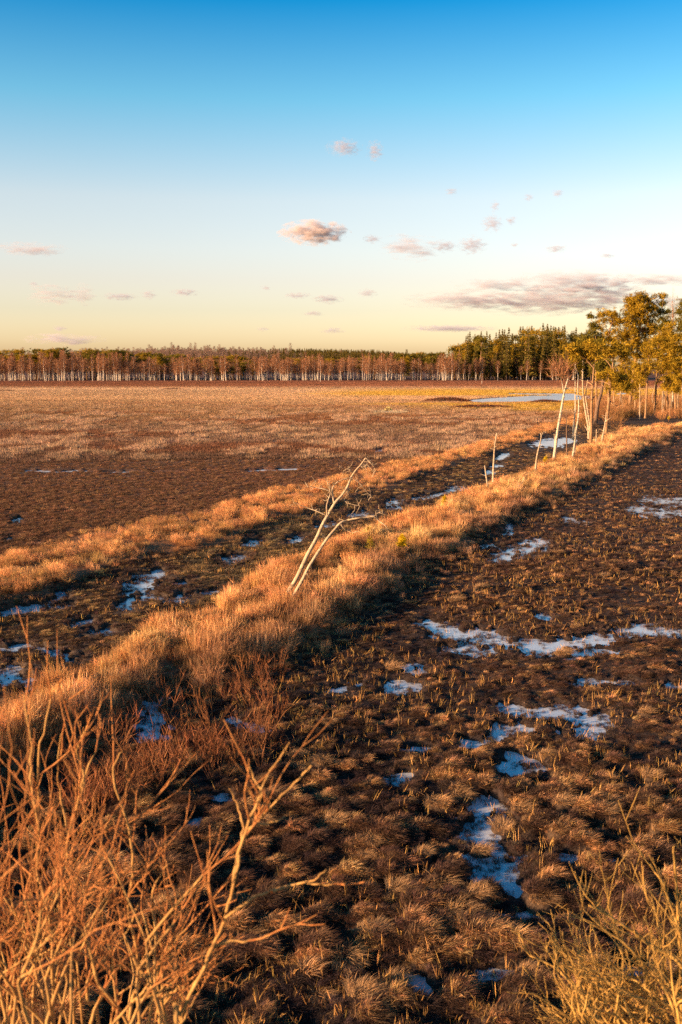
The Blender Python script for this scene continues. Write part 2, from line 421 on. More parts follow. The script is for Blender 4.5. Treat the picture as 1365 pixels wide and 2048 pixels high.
# cloud: scattering droplets, dense in the middle, torn by noise at the rim
def cloud_mat(name, dens, cover, colour, grain):
    m, t, out = new_mat(name)
    tcn = N(t, 'ShaderNodeTexCoord'); ln = N(t, 'ShaderNodeVectorMath', operation='LENGTH')
    t.links.new(tcn.outputs['Object'], ln.inputs[0])
    g = N(t, 'ShaderNodeNewGeometry'); mp = N(t, 'ShaderNodeMapping'); mp.inputs['Scale'].default_value = tuple(1 / q for q in grain)
    no = N(t, 'ShaderNodeTexNoise'); no.inputs['Scale'].default_value = 1; no.inputs['Detail'].default_value = 5; no.inputs['Roughness'].default_value = .62
    t.links.new(g.outputs['Position'], mp.inputs[0]); t.links.new(mp.outputs[0], no.inputs['Vector'])
    ctr = N(t, 'ShaderNodeMath', operation='MULTIPLY_ADD'); ctr.inputs[1].default_value = 1.9; ctr.inputs[2].default_value = -.45; t.links.new(no.outputs['Fac'], ctr.inputs[0])
    a = N(t, 'ShaderNodeMath', operation='SUBTRACT'); t.links.new(ctr.outputs[0], a.inputs[0])
    b = N(t, 'ShaderNodeMath', operation='MULTIPLY_ADD'); b.inputs[1].default_value = .52; b.inputs[2].default_value = cover
    t.links.new(ln.outputs['Value'], b.inputs[0]); t.links.new(b.outputs[0], a.inputs[1])
    c = N(t, 'ShaderNodeMapRange'); c.inputs['From Min'].default_value = 0; c.inputs['From Max'].default_value = .30; c.inputs['To Max'].default_value = dens
    t.links.new(a.outputs[0], c.inputs[0])
    v = N(t, 'ShaderNodeVolumePrincipled'); v.inputs['Color'].default_value = (*colour, 1); v.inputs['Anisotropy'].default_value = .0
    t.links.new(c.outputs[0], v.inputs['Density']); t.links.new(v.outputs[0], out.inputs['Volume'])
    return m
M['cloud'] = cloud_mat('cloud_droplets', .013, .19, (.70, .68, .78), (95, 60, 20))
M['cloud_bright'] = cloud_mat('bright_cloud_droplets', .034, .12, (.86, .76, .78), (60, 50, 24))
M['cloud_thin'] = cloud_mat('thin_cloud_droplets', .020, .18, (.60, .60, .74), (30, 26, 11))

# ------------------------------------------------------------------ ground and water
def build_ground():
    fine = np.radians(np.arange(-25.0, 25.01, 0.16))
    side = np.radians(np.array([27, 30, 34, 39, 45, 52, 60, 70, 82, 95, 110, 126, 143, 161]))
    ang = np.concatenate([-side[::-1], fine, side, [PI]])
    rr = [0.6]
    while rr[-1] < 560: rr.append(rr[-1] * 1.0078 if rr[-1] > 5 else rr[-1] * 1.06)
    while rr[-1] < 16000: rr.append(rr[-1] * 1.09)
    rr = np.array(rr)
    A, R = np.meshgrid(ang, rr)
    X = R * np.sin(A); Y = R * np.cos(A)
    Z = height(X.ravel(), Y.ravel()).reshape(X.shape) + hill(X, Y)
    C = ground_col(X.ravel(), Y.ravel())
    nr, na = X.shape
    idx = np.arange(nr * na).reshape(nr, na)
    nxt = np.roll(idx, -1, axis=1)
    q = np.stack([idx[:-1], nxt[:-1], nxt[1:], idx[1:]], -1).reshape(-1, 4)
    V = np.stack([X, Y, Z], -1).reshape(-1, 3)
    V = np.concatenate([V, [[0, 0, .1]]]); C = np.concatenate([C, C[:1]])
    fan = np.stack([nxt[0], idx[0], np.full(na, nr * na)], -1)
    me = mesh_np('ground', V, [fan, q[:, ::-1]], M['ground'], smooth=True, col=C)
    o = put(bpy.data.objects.new('ground', me)); o['kind'] = 'structure'
    return o
build_ground()
k = 64
wv = [(580 * math.sin(2 * PI * i / k), 580 * math.cos(2 * PI * i / k), 0) for i in range(k)] + [(0, 0, 0)]
me = mesh_np('water', wv, [np.array([((i + 1) % k, i, k) for i in range(k)])], M['water'])
put(bpy.data.objects.new('water', me))['kind'] = 'structure'

# ------------------------------------------------------------------ grass: blades in tufts, scattered
def tuft_mesh(name, n, spread, hgt, width, arch, comb, seed, mat=None, upright=0.0, segs=3, toner=(.55, 1.45)):
    """A tuft of n arching blades. comb leans every blade towards +x and a little towards -y."""
    r = np.random.default_rng(seed)
    a = r.uniform(0, 2 * PI, n); rad = spread * np.sqrt(r.uniform(0, 1, n))
    root = np.stack([rad * np.cos(a), rad * np.sin(a), np.zeros(n)], 1)
    out = np.stack([np.cos(a) + comb + r.normal(0, .35, n), np.sin(a) - comb * .45 + r.normal(0, .35, n)], 1)
    h = hgt * r.uniform(.5, 1.15, n); reach = hgt * arch * r.uniform(.4, 1.3, n)
    up = r.uniform(0, 1, n) < upright
    reach = np.where(up, reach * .25, reach); h = np.where(up, h * 1.3, h)
    out = out / np.maximum(np.linalg.norm(out, axis=1, keepdims=True), .3)
    ts = np.linspace(0, 1, segs + 1)
    droop = np.where(up, .1, r.uniform(.35, .95, n))
    V = np.zeros((n, 2 * segs + 1, 3))
    side = np.stack([-out[:, 1], out[:, 0], r.normal(0, .4, n)], 1); side = unit(side)
    wd = width * r.uniform(.6, 1.3, n)
    for i, tt in enumerate(ts):
        z = h * (tt * (1 + droop * .6) - droop * tt ** 2.2)
        c = root + np.concatenate([out * (reach * tt ** 1.5)[:, None], z[:, None]], 1)
        if i < segs:
            hw = (wd * (1 - .55 * tt))[:, None] * side * .5
            V[:, 2 * i] = c - hw; V[:, 2 * i + 1] = c + hw
        else: V[:, 2 * i] = c
    k = 2 * segs + 1
    b = (np.arange(n) * k)[:, None]
    q = np.concatenate([b + np.array([[2 * i, 2 * i + 1, 2 * i + 3, 2 * i + 2]]) for i in range(segs - 1)]) if segs > 1 else np.zeros((0, 4), int)
    t3 = b + np.array([[2 * segs - 2, 2 * segs - 1, 2 * segs]])
    tone = np.repeat(r.uniform(*toner, n), k)
    return mesh_np(name, V.reshape(-1, 3), [t3, q], mat or M['grass'], tone, smooth=False)

def twig_mesh(name, n, spread, hgt, width, seed, forks=4, toner=(.6, 1.4)):
    """A low twiggy clump: stiff stems that fork near the top."""
    r = np.random.default_rng(seed); mb = MB()
    a = r.uniform(0, 2 * PI, n); rad = spread * np.sqrt(r.uniform(0, 1, n))
    base = np.stack([rad * np.cos(a), rad * np.sin(a), np.zeros(n)], 1)
    d = unit(np.stack([np.cos(a) * .35 + r.normal(0, .2, n), np.sin(a) * .35 + r.normal(0, .2, n), np.ones(n)], 1))
    L = hgt * r.uniform(.6, 1.1, n); tip = base + d * L[:, None]
    tone = r.uniform(*toner, n)
    mb.tris(base, tip, unit(np.cross(d, rand_dirs(n, r))), np.full(n, width), tone)
    for f in range(forks):
        s = r.uniform(.35, .85, n)[:, None]; b2 = base + d * L[:, None] * s
        d2 = unit(d + r.normal(0, .5, (n, 3)))
        mb.tris(b2, b2 + d2 * (L * r.uniform(.2, .45, n))[:, None], unit(np.cross(d2, rand_dirs(n, r))), np.full(n, width * .7), tone * r.uniform(.8, 1.2, n))
    return mb.mesh(name, M['grass'], smooth=False)

def scatter(name, meshes, P, rot, scl, var, col):
    """Many tufts nobody could count, as one object: points that carry the tufts (geometry nodes)."""
    n = len(P)
    c = bpy.data.collections.new(name + '_tufts')
    for i, me in enumerate(meshes): c.objects.link(bpy.data.objects.new('%s_tuft_%02d' % (name, i), me))
    me = bpy.data.meshes.new(name); me.vertices.add(n); me.vertices.foreach_set('co', np.asarray(P, np.float32).ravel())
    for an, ty, key, val in (('rot', 'FLOAT_VECTOR', 'vector', rot), ('scl', 'FLOAT_VECTOR', 'vector', scl), ('var', 'INT', 'value', var)):
        at2 = me.attributes.new(an, ty, 'POINT')
        at2.data.foreach_set(key, np.asarray(val, np.int32 if ty == 'INT' else np.float32).ravel())
    a = me.attributes.new('col', 'FLOAT_COLOR', 'POINT')
    a.data.foreach_set('color', np.concatenate([np.clip(col, 0, 1), np.ones((n, 1))], 1).astype(np.float32).ravel())
    o = put(bpy.data.objects.new(name, me)); o['kind'] = 'stuff'
    ng = bpy.data.node_groups.new(name + '_nodes', 'GeometryNodeTree')
    ng.interface.new_socket('Geometry', in_out='INPUT', socket_type='NodeSocketGeometry')
    ng.interface.new_socket('Geometry', in_out='OUTPUT', socket_type='NodeSocketGeometry')
    gi = ng.nodes.new('NodeGroupInput'); go = ng.nodes.new('NodeGroupOutput')
    ci = ng.nodes.new('GeometryNodeCollectionInfo'); ci.inputs['Collection'].default_value = c
    ci.inputs['Separate Children'].default_value = True; ci.inputs['Reset Children'].default_value = True
    ip = ng.nodes.new('GeometryNodeInstanceOnPoints'); ip.inputs['Pick Instance'].default_value = True
    def na(nm, ty):
        q = ng.nodes.new('GeometryNodeInputNamedAttribute'); q.data_type = ty; q.inputs['Name'].default_value = nm
        return q.outputs['Attribute']
    ng.links.new(gi.outputs[0], ip.inputs['Points']); ng.links.new(ci.outputs[0], ip.inputs['Instance'])
    ng.links.new(na('var', 'INT'), ip.inputs['Instance Index']); ng.links.new(na('rot', 'FLOAT_VECTOR'), ip.inputs['Rotation'])
    ng.links.new(na('scl', 'FLOAT_VECTOR'), ip.inputs['Scale']); ng.links.new(ip.outputs[0], go.inputs[0])
    md = o.modifiers.new('scatter', 'NODES'); md.node_group = ng
    return o

def sample(n, d0, d1, power, half=24.5, rng=RNG):
    """Random ground points at distances d0..d1 in front, density falling off as distance^-power."""
    u = rng.uniform(0, 1, n); k = 2 - power
    d = (d0 ** k + u * (d1 ** k - d0 ** k)) ** (1 / k)
    a = np.radians(rng.uniform(-half, half, n))
    return d * np.sin(a), d * np.cos(a)

def jitter(c, s, rng=RNG):
    return c * rng.lognormal(0, s, (len(c), 1)) * rng.lognormal(0, s * .25, (len(c), 3))

def keep(mask, *arrs): return [a[mask] for a in arrs]

# --- 1 sedge of the wet bog and ditch, near
near_t = [tuft_mesh('sedge', 90, .07, .088, .005, 1.25, 1.2, 100 + i, upright=.03) for i in range(6)] + \
         [tuft_mesh('sedge', 70, .085, .08, .005, 1.1, 1.1, 120 + i, upright=.08) for i in range(4)]
def place_sedge(name, n, d0, d1, power, meshes, scale, big):
    x, y = sample(n, d0, d1, power)
    px, py, b1, b2, ditch, right, left = zones(x, y)
    z = height(x, y); pm = pool_mask(px, py)
    wgt = np.clip(right + ditch + left * (py > 905), 0, 1) * (1 - .8 * np.maximum(b1, b2))
    sparse = RNG.uniform(0, 1, n)
    nearp = sstep(-1.6, -.2, pm)
    ok = (sparse < wgt * (1 - .5 * nearp)) & ((z > .010) | (sparse < .36 * wgt))
    x, y, z, px, py, ditch, right, left, nearp = keep(ok, x, y, z, px, py, ditch, right, left, nearp)
    n = len(x)
    hm = np.clip((z - .03) / .13, 0, 1)
    s = scale * np.where(z < .012, .6, 1) * RNG.uniform(.65, 1.25, n) * (.6 + .65 * hm) * (1 - .45 * nearp) * (1 - .22 * sstep(13, 20, np.hypot(x, y)))
    patch = fbm(x * .5, y * .6, 4, 91); fineP = fbm(x * 3.6, y * 4.6, 2, 95)
    # dark brown-violet sedge, with sunlit orange-brown tips painted into the colour, mostly on hummocks
    dark = np.array((.064, .042, .040)); mid = np.array((.135, .074, .050)); pale = np.array((.62, .335, .15))
    f1 = sstep(.38, .62, patch + .25 * (hm - .4) + .10 * sstep(780, 1250, px) * right)
    f2 = sstep(.62, .76, fineP + .20 * (hm - .35) + RNG.normal(0, .07, n))
    c = dark + (mid - dark) * f1[:, None]; c = c + (pale - c) * (f2 * .8)[:, None]
    c = np.where((ditch > .5)[:, None], c * np.array((.85, .95, .95)), c)
    grn = (ditch > .4) * sstep(340, 430, px) * sstep(760, 620, px)
    c = c + (np.array((.24, .18, .10)) - c) * (grn * .75 * RNG.uniform(0, 1, n))[:, None]
    c = c + (np.array((.21, .11, .065)) - c) * (left * .85)[:, None]
    c = jitter(c, .22)
    rot = np.stack([RNG.normal(0, .12, n), RNG.normal(0, .12, n), RNG.normal(0, .42, n)], 1)
    sc3 = np.stack([s * big, s * big, s * RNG.uniform(.8, 1.15, n)], 1)
    return scatter(name, meshes, np.stack([x, y, z - .02], 1), rot, sc3, RNG.integers(0, len(meshes), n), c)
place_sedge('sedge', 120000, 8, 38, 1.0, near_t, 1.0, 1.1)
# short sedge standing in the shallow water
wet_t = [tuft_mesh('wet_sedge', 26, .05, .055, .006, .9, .5, 170 + i, upright=.3, segs=2) for i in range(5)]
x, y = sample(260000, 8, 66, 1.0)
px, py = proj(x, y); pm = pool_mask(px, py)
cl = fbm(x * 3.6, y * 2.2, 3, 171)
ok = (pm > -1.3) & (RNG.uniform(0, 1, len(x)) < sstep(.40, .60, cl) * (.72 - .38 * sstep(.1, .8, pm)) + .03)
x, y, pm = keep(ok, x, y, pm); z = np.maximum(height(x, y), 0); n = len(x)
s = RNG.uniform(.6, 1.3, n) * np.clip(np.hypot(x, y) / 26, .8, 1.3)
scatter('wet_sedge', wet_t, np.stack([x, y, z - .005], 1), np.stack([RNG.normal(0, .1, n), RNG.normal(0, .1, n), RNG.uniform(0, 6.3, n)], 1),
        np.stack([s * 1.2, s, s], 1), RNG.integers(0, 5, n), jitter(np.tile(np.array((.10, .062, .048)), (n, 1)), .3))
mid_t = [tuft_mesh('sedge', 64, .16, .125, .012, .9, 1.0, 140 + i, upright=.12, segs=2) for i in range(6)]
place_sedge('sedge', 100000, 33, 125, 1.3, mid_t, 1.0, 1.15)

# --- 2 single pale blades standing out of the sedge
blade_t = [tuft_mesh('blade', 5, .06, .15, .0065, .6, .4, 160 + i, upright=.6) for i in range(5)]
x, y = sample(17000, 8, 60, 1.0)
px, py, b1, b2, ditch, right, left = zones(x, y)
z = height(x, y); pt = fbm(x * .5, y * .5, 3, 97)
ok = (RNG.uniform(0, 1, len(x)) < np.clip(right + ditch, 0, 1) * sstep(.40, .62, pt + .08 * sstep(700, 1200, px)))
x, y, z, px = keep(ok, x, y, z, px); n = len(x)
c = jitter(np.tile(np.array((.52, .28, .09)), (n, 1)), .25)
s = RNG.uniform(.6, 1.2, n)
scatter('standing_grass', blade_t, np.stack([x, y, z], 1), np.stack([RNG.normal(0, .3, n), RNG.normal(0, .3, n), RNG.uniform(0, 6.3, n)], 1),
        np.stack([s, s, s], 1), RNG.integers(0, 5, n), c)

# --- 3 tall dry grass and heath on the two banks
bank_t = [tuft_mesh('bank_grass', 110, .22, .38, .010, .55, .35, 180 + i, upright=.35) for i in range(5)] + \
         [twig_mesh('bank_twig', 60, .24, .44, .010, 200 + i, forks=5) for i in range(4)]
x, y = sample(120000, 13, 165, 1.25, 26)
px, py, b1, b2, ditch, right, left = zones(x, y)
pat = fbm(x * .7, y * .55, 3, 119)
ok = RNG.uniform(0, 1, len(x)) < np.maximum(b1, b2) ** 1.3 * .8 * (.22 + .78 * sstep(.34, .56, pat))
x, y, px, py, b1, b2 = keep(ok, x, y, px, py, b1, b2); z = height(x, y); n = len(x)
pt = fbm(x * .5, y * .5, 3, 111)
tw = (RNG.uniform(0, 1, n) < .25 + .5 * (b1 > b2))
var = np.where(tw, RNG.integers(5, 9, n), RNG.integers(0, 5, n))
gold = np.array((.60, .355, .155)); rust = np.array((.48, .235, .10)); dull = np.array((.27, .15, .09))
m2 = np.interp(px, R3X, R2B); t2 = np.interp(px, R2X, R2T)
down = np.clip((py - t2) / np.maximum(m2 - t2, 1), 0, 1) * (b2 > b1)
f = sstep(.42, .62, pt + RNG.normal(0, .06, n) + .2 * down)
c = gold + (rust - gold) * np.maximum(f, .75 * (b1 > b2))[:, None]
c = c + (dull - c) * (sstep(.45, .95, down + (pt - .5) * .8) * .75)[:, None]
c = jitter(c, .2)
big = np.clip(np.hypot(x, y) / 60, 1, 1.8)
pt2 = fbm(x * 1.3, y * 1.0, 3, 117)
s = RNG.uniform(.6, 1.15, n) * (.55 + .6 * np.maximum(b1, b2)) * (.35 + 1.15 * pt2) * np.where(b1 > b2, .66, .86)
c = c * (.7 + .6 * sstep(.3, .65, pt2))[:, None]
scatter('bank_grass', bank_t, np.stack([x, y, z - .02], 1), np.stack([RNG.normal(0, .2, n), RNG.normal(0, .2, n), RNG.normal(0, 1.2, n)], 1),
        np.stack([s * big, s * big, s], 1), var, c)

# --- reddish stalks at the foot of the near bank
stalk_t = [twig_mesh('stalk', 9, .16, .75, .016, 230 + i, forks=5) for i in range(4)]
px = RNG.uniform(150, 560, 130); py = RNG.uniform(1400, 1600, 130) - (px - 300) * .25
P_ = [at(a, b) for a, b in zip(px, py)]; x = np.array([q.x for q in P_]); y = np.array([q.y for q in P_]); n = len(x); s = RNG.uniform(.4, 1.0, n)
scatter('reddish_stalks', stalk_t, np.stack([x, y, height(x, y)], 1), np.stack([np.zeros(n), np.zeros(n), RNG.uniform(0, 6.3, n)], 1), np.stack([s, s, s], 1), RNG.integers(0, 4, n), jitter(np.tile(np.array((.30, .12, .055)), (n, 1)), .2))

# --- 4 low grass of the open bog, far
far_t = [tuft_mesh('low_grass', 60, .48, .26, .035, .55, .4, 220 + i, upright=.3, segs=2) for i in range(5)]
x, y = sample(90000, 75, 480, 1.15, 22)
px, py, b1, b2, ditch, right, left = zones(x, y)
z = height(x, y)
sm = at(777, 824); ok = (left > .5) & (z > .01) & (np.maximum(b1, b2) < .5) & (np.hypot((x - sm.x) / .9, (y - sm.y + 1.5) / 2.6) > 1)
x, y, z, px, py = keep(ok, x, y, z, px, py); n = len(x)
c = ground_col(x, y) * 1.15
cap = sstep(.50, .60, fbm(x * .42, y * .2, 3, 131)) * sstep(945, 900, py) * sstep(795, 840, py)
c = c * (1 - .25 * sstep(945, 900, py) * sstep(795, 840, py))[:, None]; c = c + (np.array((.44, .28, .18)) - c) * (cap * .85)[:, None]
c = jitter(c, .14)
s = np.clip(np.hypot(x, y) / 170, .8, 2.0) * RNG.uniform(.7, 1.3, n)
hz = np.where(py < 776, 1.5, .9)
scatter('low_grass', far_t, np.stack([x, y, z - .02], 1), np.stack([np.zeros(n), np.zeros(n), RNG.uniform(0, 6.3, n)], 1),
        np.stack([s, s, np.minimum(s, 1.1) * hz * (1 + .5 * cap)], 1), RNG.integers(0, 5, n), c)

# ------------------------------------------------------------------ trees
def wobble_line(a, b, n, amp, rng=RNG):
    a = np.array(a, float); b = np.array(b, float); ts = np.linspace(0, 1, n)
    p = a + (b - a) * ts[:, None]
    j = rng.normal(0, amp, (n, 3)); j[0] = 0; j[:, 2] *= .3
    return [Vector(q) for q in p + np.cumsum(j, 0) * .6]

def clumps(mb, centers, size, per, rng=RNG, width=.045, flat=.7, tone=(.55, 1.5)):
    """Needle tufts: narrow faces spreading from each centre."""
    c = np.repeat(np.asarray(centers, float), per, 0); n = len(c)
    d = rand_dirs(n, rng); d[:, 2] = d[:, 2] * flat + .2; d = unit(d)
    L = size * rng.uniform(.5, 1.2, n)
    base = c + rng.normal(0, size * .25, (n, 3))
    tn = np.repeat(rng.uniform(.75, 1.25, len(centers)), per) * rng.uniform(*tone, n)
    mb.tris(base, base + d * L[:, None], unit(np.cross(d, rand_dirs(n, rng))), width * rng.uniform(.6, 1.4, n), tn)

def birch_proto(seed, mat='birch_twig', bark_mat='far_birch_bark', h=12.0, wide=1.5, twigs=380):
    r = np.random.default_rng(seed); tk = MB(); cw = MB()
    top = (r.normal(0, .35), r.normal(0, .3), h)
    pts = wobble_line((0, 0, -.1), top, 7, .10, r)
    tk.tube(pts, [.15, .14, .115, .08, .055, .035, .02], 5)
    n = twigs
    hz = r.uniform(.34, 1.0, n) ** .9
    k = np.clip((hz * 6), 0, 5.999).astype(int); fr = hz * 6 - k
    P = np.array([tuple(q) for q in pts]); base = P[k] * (1 - fr[:, None]) + P[k + 1] * fr[:, None]
    prof = wide * np.clip(np.sin((hz - .25) / .78 * PI), .12, 1) ** .8
    a = r.uniform(0, 2 * PI, n); rad = prof * r.uniform(.0, .75, n)
    base = base + np.stack([np.cos(a) * rad, np.sin(a) * rad, rad * .5], 1)
    d = unit(np.stack([np.cos(a) * .55 + r.normal(0, .25, n), np.sin(a) * .55 + r.normal(0, .25, n), r.uniform(.15, 1.2, n)], 1))
    L = r.uniform(.6, 1.5, n)
    cw.tris(base, base + d * L[:, None], unit(np.cross(d, rand_dirs(n, r))), r.uniform(.05, .12, n), r.uniform(.55, 1.5, n))
    for _ in range(9):                                     # limbs
        q = r.uniform(.4, .85); b = P[min(int(q * 6), 5)]
        e = b + np.array((r.normal(0, wide * .5), r.normal(0, wide * .5), r.uniform(1, 2.2)))
        cw.tube([b, (b + e) / 2 + (0, 0, -.1), e], [.04, .03, .015], 3)
    return tk.mesh('trunk', M[bark_mat]), cw.mesh('crown', M[mat], False)

def spruce_proto(seed, h=20.0, r0=2.6, mat='spruce_needle', n=2000):
    r = np.random.default_rng(seed); tk = MB(); cw = MB()
    tk.tube([(0, 0, -.2), (0, 0, h * .5), (0, 0, h)], [.26, .16, .03], 5)
    hz = .14 + .86 * r.uniform(0, 1, n) ** .85
    lay = np.round(hz * 22) / 22 + r.normal(0, .008, n)
    rad = r0 * (1.03 - lay) ** .8 * (.75 + .35 * np.sin(lay * 60 + r.uniform(0, 6))) * np.sqrt(r.uniform(.05, 1, n))
    a = r.uniform(0, 2 * PI, n) ; a = np.round(a * 2.2) / 2.2 + r.normal(0, .16, n) + lay * 20
    c = np.stack([rad * np.cos(a), rad * np.sin(a), lay * h - rad * .28], 1)
    d = unit(np.stack([np.cos(a) + r.normal(0, .5, n), np.sin(a) + r.normal(0, .5, n), r.normal(-.35, .35, n)], 1))
    sz = np.clip(1.12 - lay, .16, .9) ** .7
    L = r.uniform(.5, 1.1, n) * sz
    cw.tris(c, c + d * L[:, None], unit(np.cross(d, rand_dirs(n, r)) + (0, 0, .2)), r.uniform(.4, .7, n) * sz, r.uniform(.45, 1.6, n))
    tipn = 24
    b = np.tile([[0, 0, h - 1.2]], (tipn, 1)) + r.normal(0, .1, (tipn, 3)) + np.stack([np.zeros(tipn), np.zeros(tipn), r.uniform(-.6, .8, tipn)], 1)
    d = rand_dirs(tipn, r); d[:, 2] = .4; d = unit(d)
    cw.tris(b, b + d * .5, unit(np.cross(d, rand_dirs(tipn, r))), np.full(tipn, .2), r.uniform(.6, 1.4, tipn))
    return tk.mesh('trunk', M['dark_bark']), cw.mesh('crown', M[mat], False)

def pine_proto(seed, h=15.0, mat='pine_needle', lobes=13, spread=2.4, per=16):
    r = np.random.default_rng(seed); tk = MB(); cw = MB()
    pts = wobble_line((0, 0, -.2), (r.normal(0, .6), r.normal(0, .5), h * .93), 7, .12, r)
    tk.tube(pts, list(np.linspace(.24, .07, 7)), 6)
    P = np.array([tuple(q) for q in pts])
    for i in range(lobes):
        q = r.uniform(.45, 1.0); b = P[min(int(q * 6), 5)]
        a = r.uniform(0, 2 * PI); rr = spread * r.uniform(.25, 1) * (1.25 - q * .6)
        e = b + np.array((math.cos(a) * rr, math.sin(a) * rr, r.uniform(.3, 1.4)))
        tk.tube([b, (b + e) / 2 + (0, 0, .1), e], [.07, .05, .02], 4)
        m = int(r.integers(14, 24)); cc = e + r.normal(0, 1, (m, 3)) * np.array((.85, .85, .38))
        clumps(cw, cc, .5, per, r, width=.12)
    return tk.mesh('trunk', M['pine_bark']), cw.mesh('crown', M[mat], False)

def tree(name, meshes, loc, rz, s, label, cat='tree', group=None, parts=('trunk', 'crown')):
    e = empty(name, loc, label, cat, group); e.rotation_euler = (0, 0, rz); e.scale = s
    for nm, me in zip(parts, meshes): put(bpy.data.objects.new(nm, me), e)
    return e

BIRCH = [birch_proto(300 + i, wide=1.3 + .12 * i) for i in range(8)]
SPRUCE = [spruce_proto(320 + i, r0=2.3 + .15 * i) for i in range(6)]
PINE = [pine_proto(340 + i, mat='pine_needle' if i % 2 else 'pine_needle_dark') for i in range(6)]
BARE = [birch_proto(360 + i, mat='birch_twig_pale', wide=2.1, twigs=380, bark_mat='grey_bark') for i in range(4)]

# row of birches across the far edge of the bog: the front 300 are trees of their own
rb = np.random.default_rng(5)
GB = 'bare birches in the row across the far edge of the bog'
WX = [45, 110, 200, 300, 350, 410, 512, 570, 640, 700, 760, 830, 900, 945, 1000, 1060]
WHERE = ['at its very start', 'under the first round pine tops', 'under the tallest pine tops', 'below the start of the bare hill', 'below the bare hill', 'below the highest bare crowns of the hill',
         'at the gap filled by dark pines', 'just past the dark pine gap', 'straight beyond the leaning dead tree', 'below the highest part of the spruce ridge', 'below the low end of the spruce ridge', 'straight beyond the pale straw mound',
         'below the first small conifers', 'straight beyond the dark heath island', 'behind the small lone birch', 'before the tallest spruces', 'at the end next to the grove']
cand = rb.uniform(-60, 1148, 1500); pxs = np.sort(cand[rb.uniform(0, 1, 1500) < .12 + 1.2 * sstep(.35, .7, vnoise(cand * .09, cand * 0 + 3.3, 8))][:300])
for px in pxs:
    base_py = np.interp(px, [0, 880, 1000, 1150], [761.8, 761.6, 760, 759]) + rb.normal(0, .25) - abs(rb.normal(0, .5))
    g = at(px, base_py, .1)
    hpx = np.interp(px, [-50, 150, 420, 560, 760, 900, 1000, 1150], [50, 56, 46, 50, 52, 50, 44, 40])
    h = hpx * rb.uniform(.6, 1.2) / F * g.y
    tall = h / (hpx / F * g.y) > .95
    lab = ('taller' if tall else 'lower') + ' bare white-stemmed birch in the far row, ' + WHERE[int(np.searchsorted(WX, px))]
    t_ = tree('birch_tree', BIRCH[int(rb.integers(8))], g, 0, (rb.uniform(.75, 1.3),) * 2 + (h / 13.6,), lab, 'tree', GB)
    t_.rotation_euler = (rb.normal(0, .03), rb.normal(0, .045), rb.uniform(0, 6.3))
# a few that stand clear of the row
for px, py, hpx, lab in [(45, 764, 44, 'birch a step in front of the far row, nearest its very start'),
                         (186, 763.5, 58, 'tall pale birch a step in front of the far row under round pine tops'),
                         (118, 763.5, 46, 'birch with leaning bright stem just in front of the far row'),
                         (526, 763.5, 50, 'bright-stemmed birch in front of the far row, right after the dark pine gap'),
                         (641, 764.5, 52, 'birch standing clear in front of the middle of the far row')]:
    g = at(px, py, .1)
    tree('birch_tree', BIRCH[int(rb.integers(8))], g, rb.uniform(0, 6.3), (1.1, 1.1, hpx / F * g.y / 13.6), lab, 'tree')
g = at(964, 770, .1)
tree('birch_tree', BIRCH[2], g, 1.0, (.55, .55, 22 / F * g.y / 12), 'small lone round-crowned birch out on the bog before the far birch row', 'tree')

# the rest of the birch wood behind that row
n = 900
px = rb.uniform(-90, 1160, n); Y = rb.uniform(505, 590, n)
x = (px - 682.5) / F * Y
hs = rb.uniform(.55, .98, n)
def joined(pair):
    """trunk and crown of one tree as one mesh, for woods that read as a mass"""
    me = bpy.data.meshes.new('wood_tree'); a, b = pair
    va = np.empty(len(a.vertices) * 3, np.float32); a.vertices.foreach_get('co', va); vb = np.empty(len(b.vertices) * 3, np.float32); b.vertices.foreach_get('co', vb)
    fa = [list(p.vertices) for p in a.polygons]; na_ = len(a.vertices); fb = [[i + na_ for i in p.vertices] for p in b.polygons]
    me.from_pydata(np.concatenate([va, vb]).reshape(-1, 3).tolist(), [], fa + fb)
    ta = np.empty(na_, np.float32); a.attributes['tone'].data.foreach_get('value', ta); tb = np.empty(len(b.vertices), np.float32); b.attributes['tone'].data.foreach_get('value', tb)
    me.attributes.new('tone', 'FLOAT', 'POINT').data.foreach_set('value', np.concatenate([ta, tb]))
    me.materials.append(a.materials[0]); me.materials.append(b.materials[0])
    me.polygons.foreach_set('material_index', np.array([0] * len(fa) + [1] * len(fb), np.int32)); me.update()
    return me
scatter('birch_wood', [joined(b) for b in BIRCH], np.stack([x, Y, np.zeros(n)], 1), np.stack([np.zeros(n), np.zeros(n), rb.uniform(0, 6, n)], 1),
        np.stack([np.ones(n), np.ones(n), hs], 1), rb.integers(0, 8, n), np.ones((n, 3)))

# pines among and behind the birches, each a tree
GP = 'pines rising behind the far birch row'
for i in range(115):
    px = rb.uniform(-30, 520) if i < 96 else rb.uniform(560, 900)
    if i < 10: px = rb.uniform(410, 512)
    Y = rb.uniform(520, 570)
    toppy = np.interp(px, [0, 140, 300, 420, 480, 520, 660, 900], [694, 687, 697, 708, 704, 708, 707, 699]) - 3 + abs(rb.normal(0, 8))
    if i < 10: toppy += 16; Y = 506
    p = at_depth(px, toppy, Y); h = p.z
    lab = ('low dense dark pine filling the gap in the far birch row' if i < 10 else
           ('tall' if toppy < 697 else 'lower') + ' round-topped pine rising behind the far birches, ' + ('at their very start' if px < 110 else 'before the bare hill' if px < 260 else 'below the bare hill') if px < 410 else
           'broad golden-green pine crown above the far birch row' if px < 560 else 'single pine crown showing over the far birch row, between gap and spruce wood')
    tree('pine_tree', PINE[int(rb.integers(6))], (p.x, Y, 0), rb.uniform(0, 6.3), (h / 15 * 1.5, h / 15 * 1.5, h / 15.6), lab, 'tree', GP)

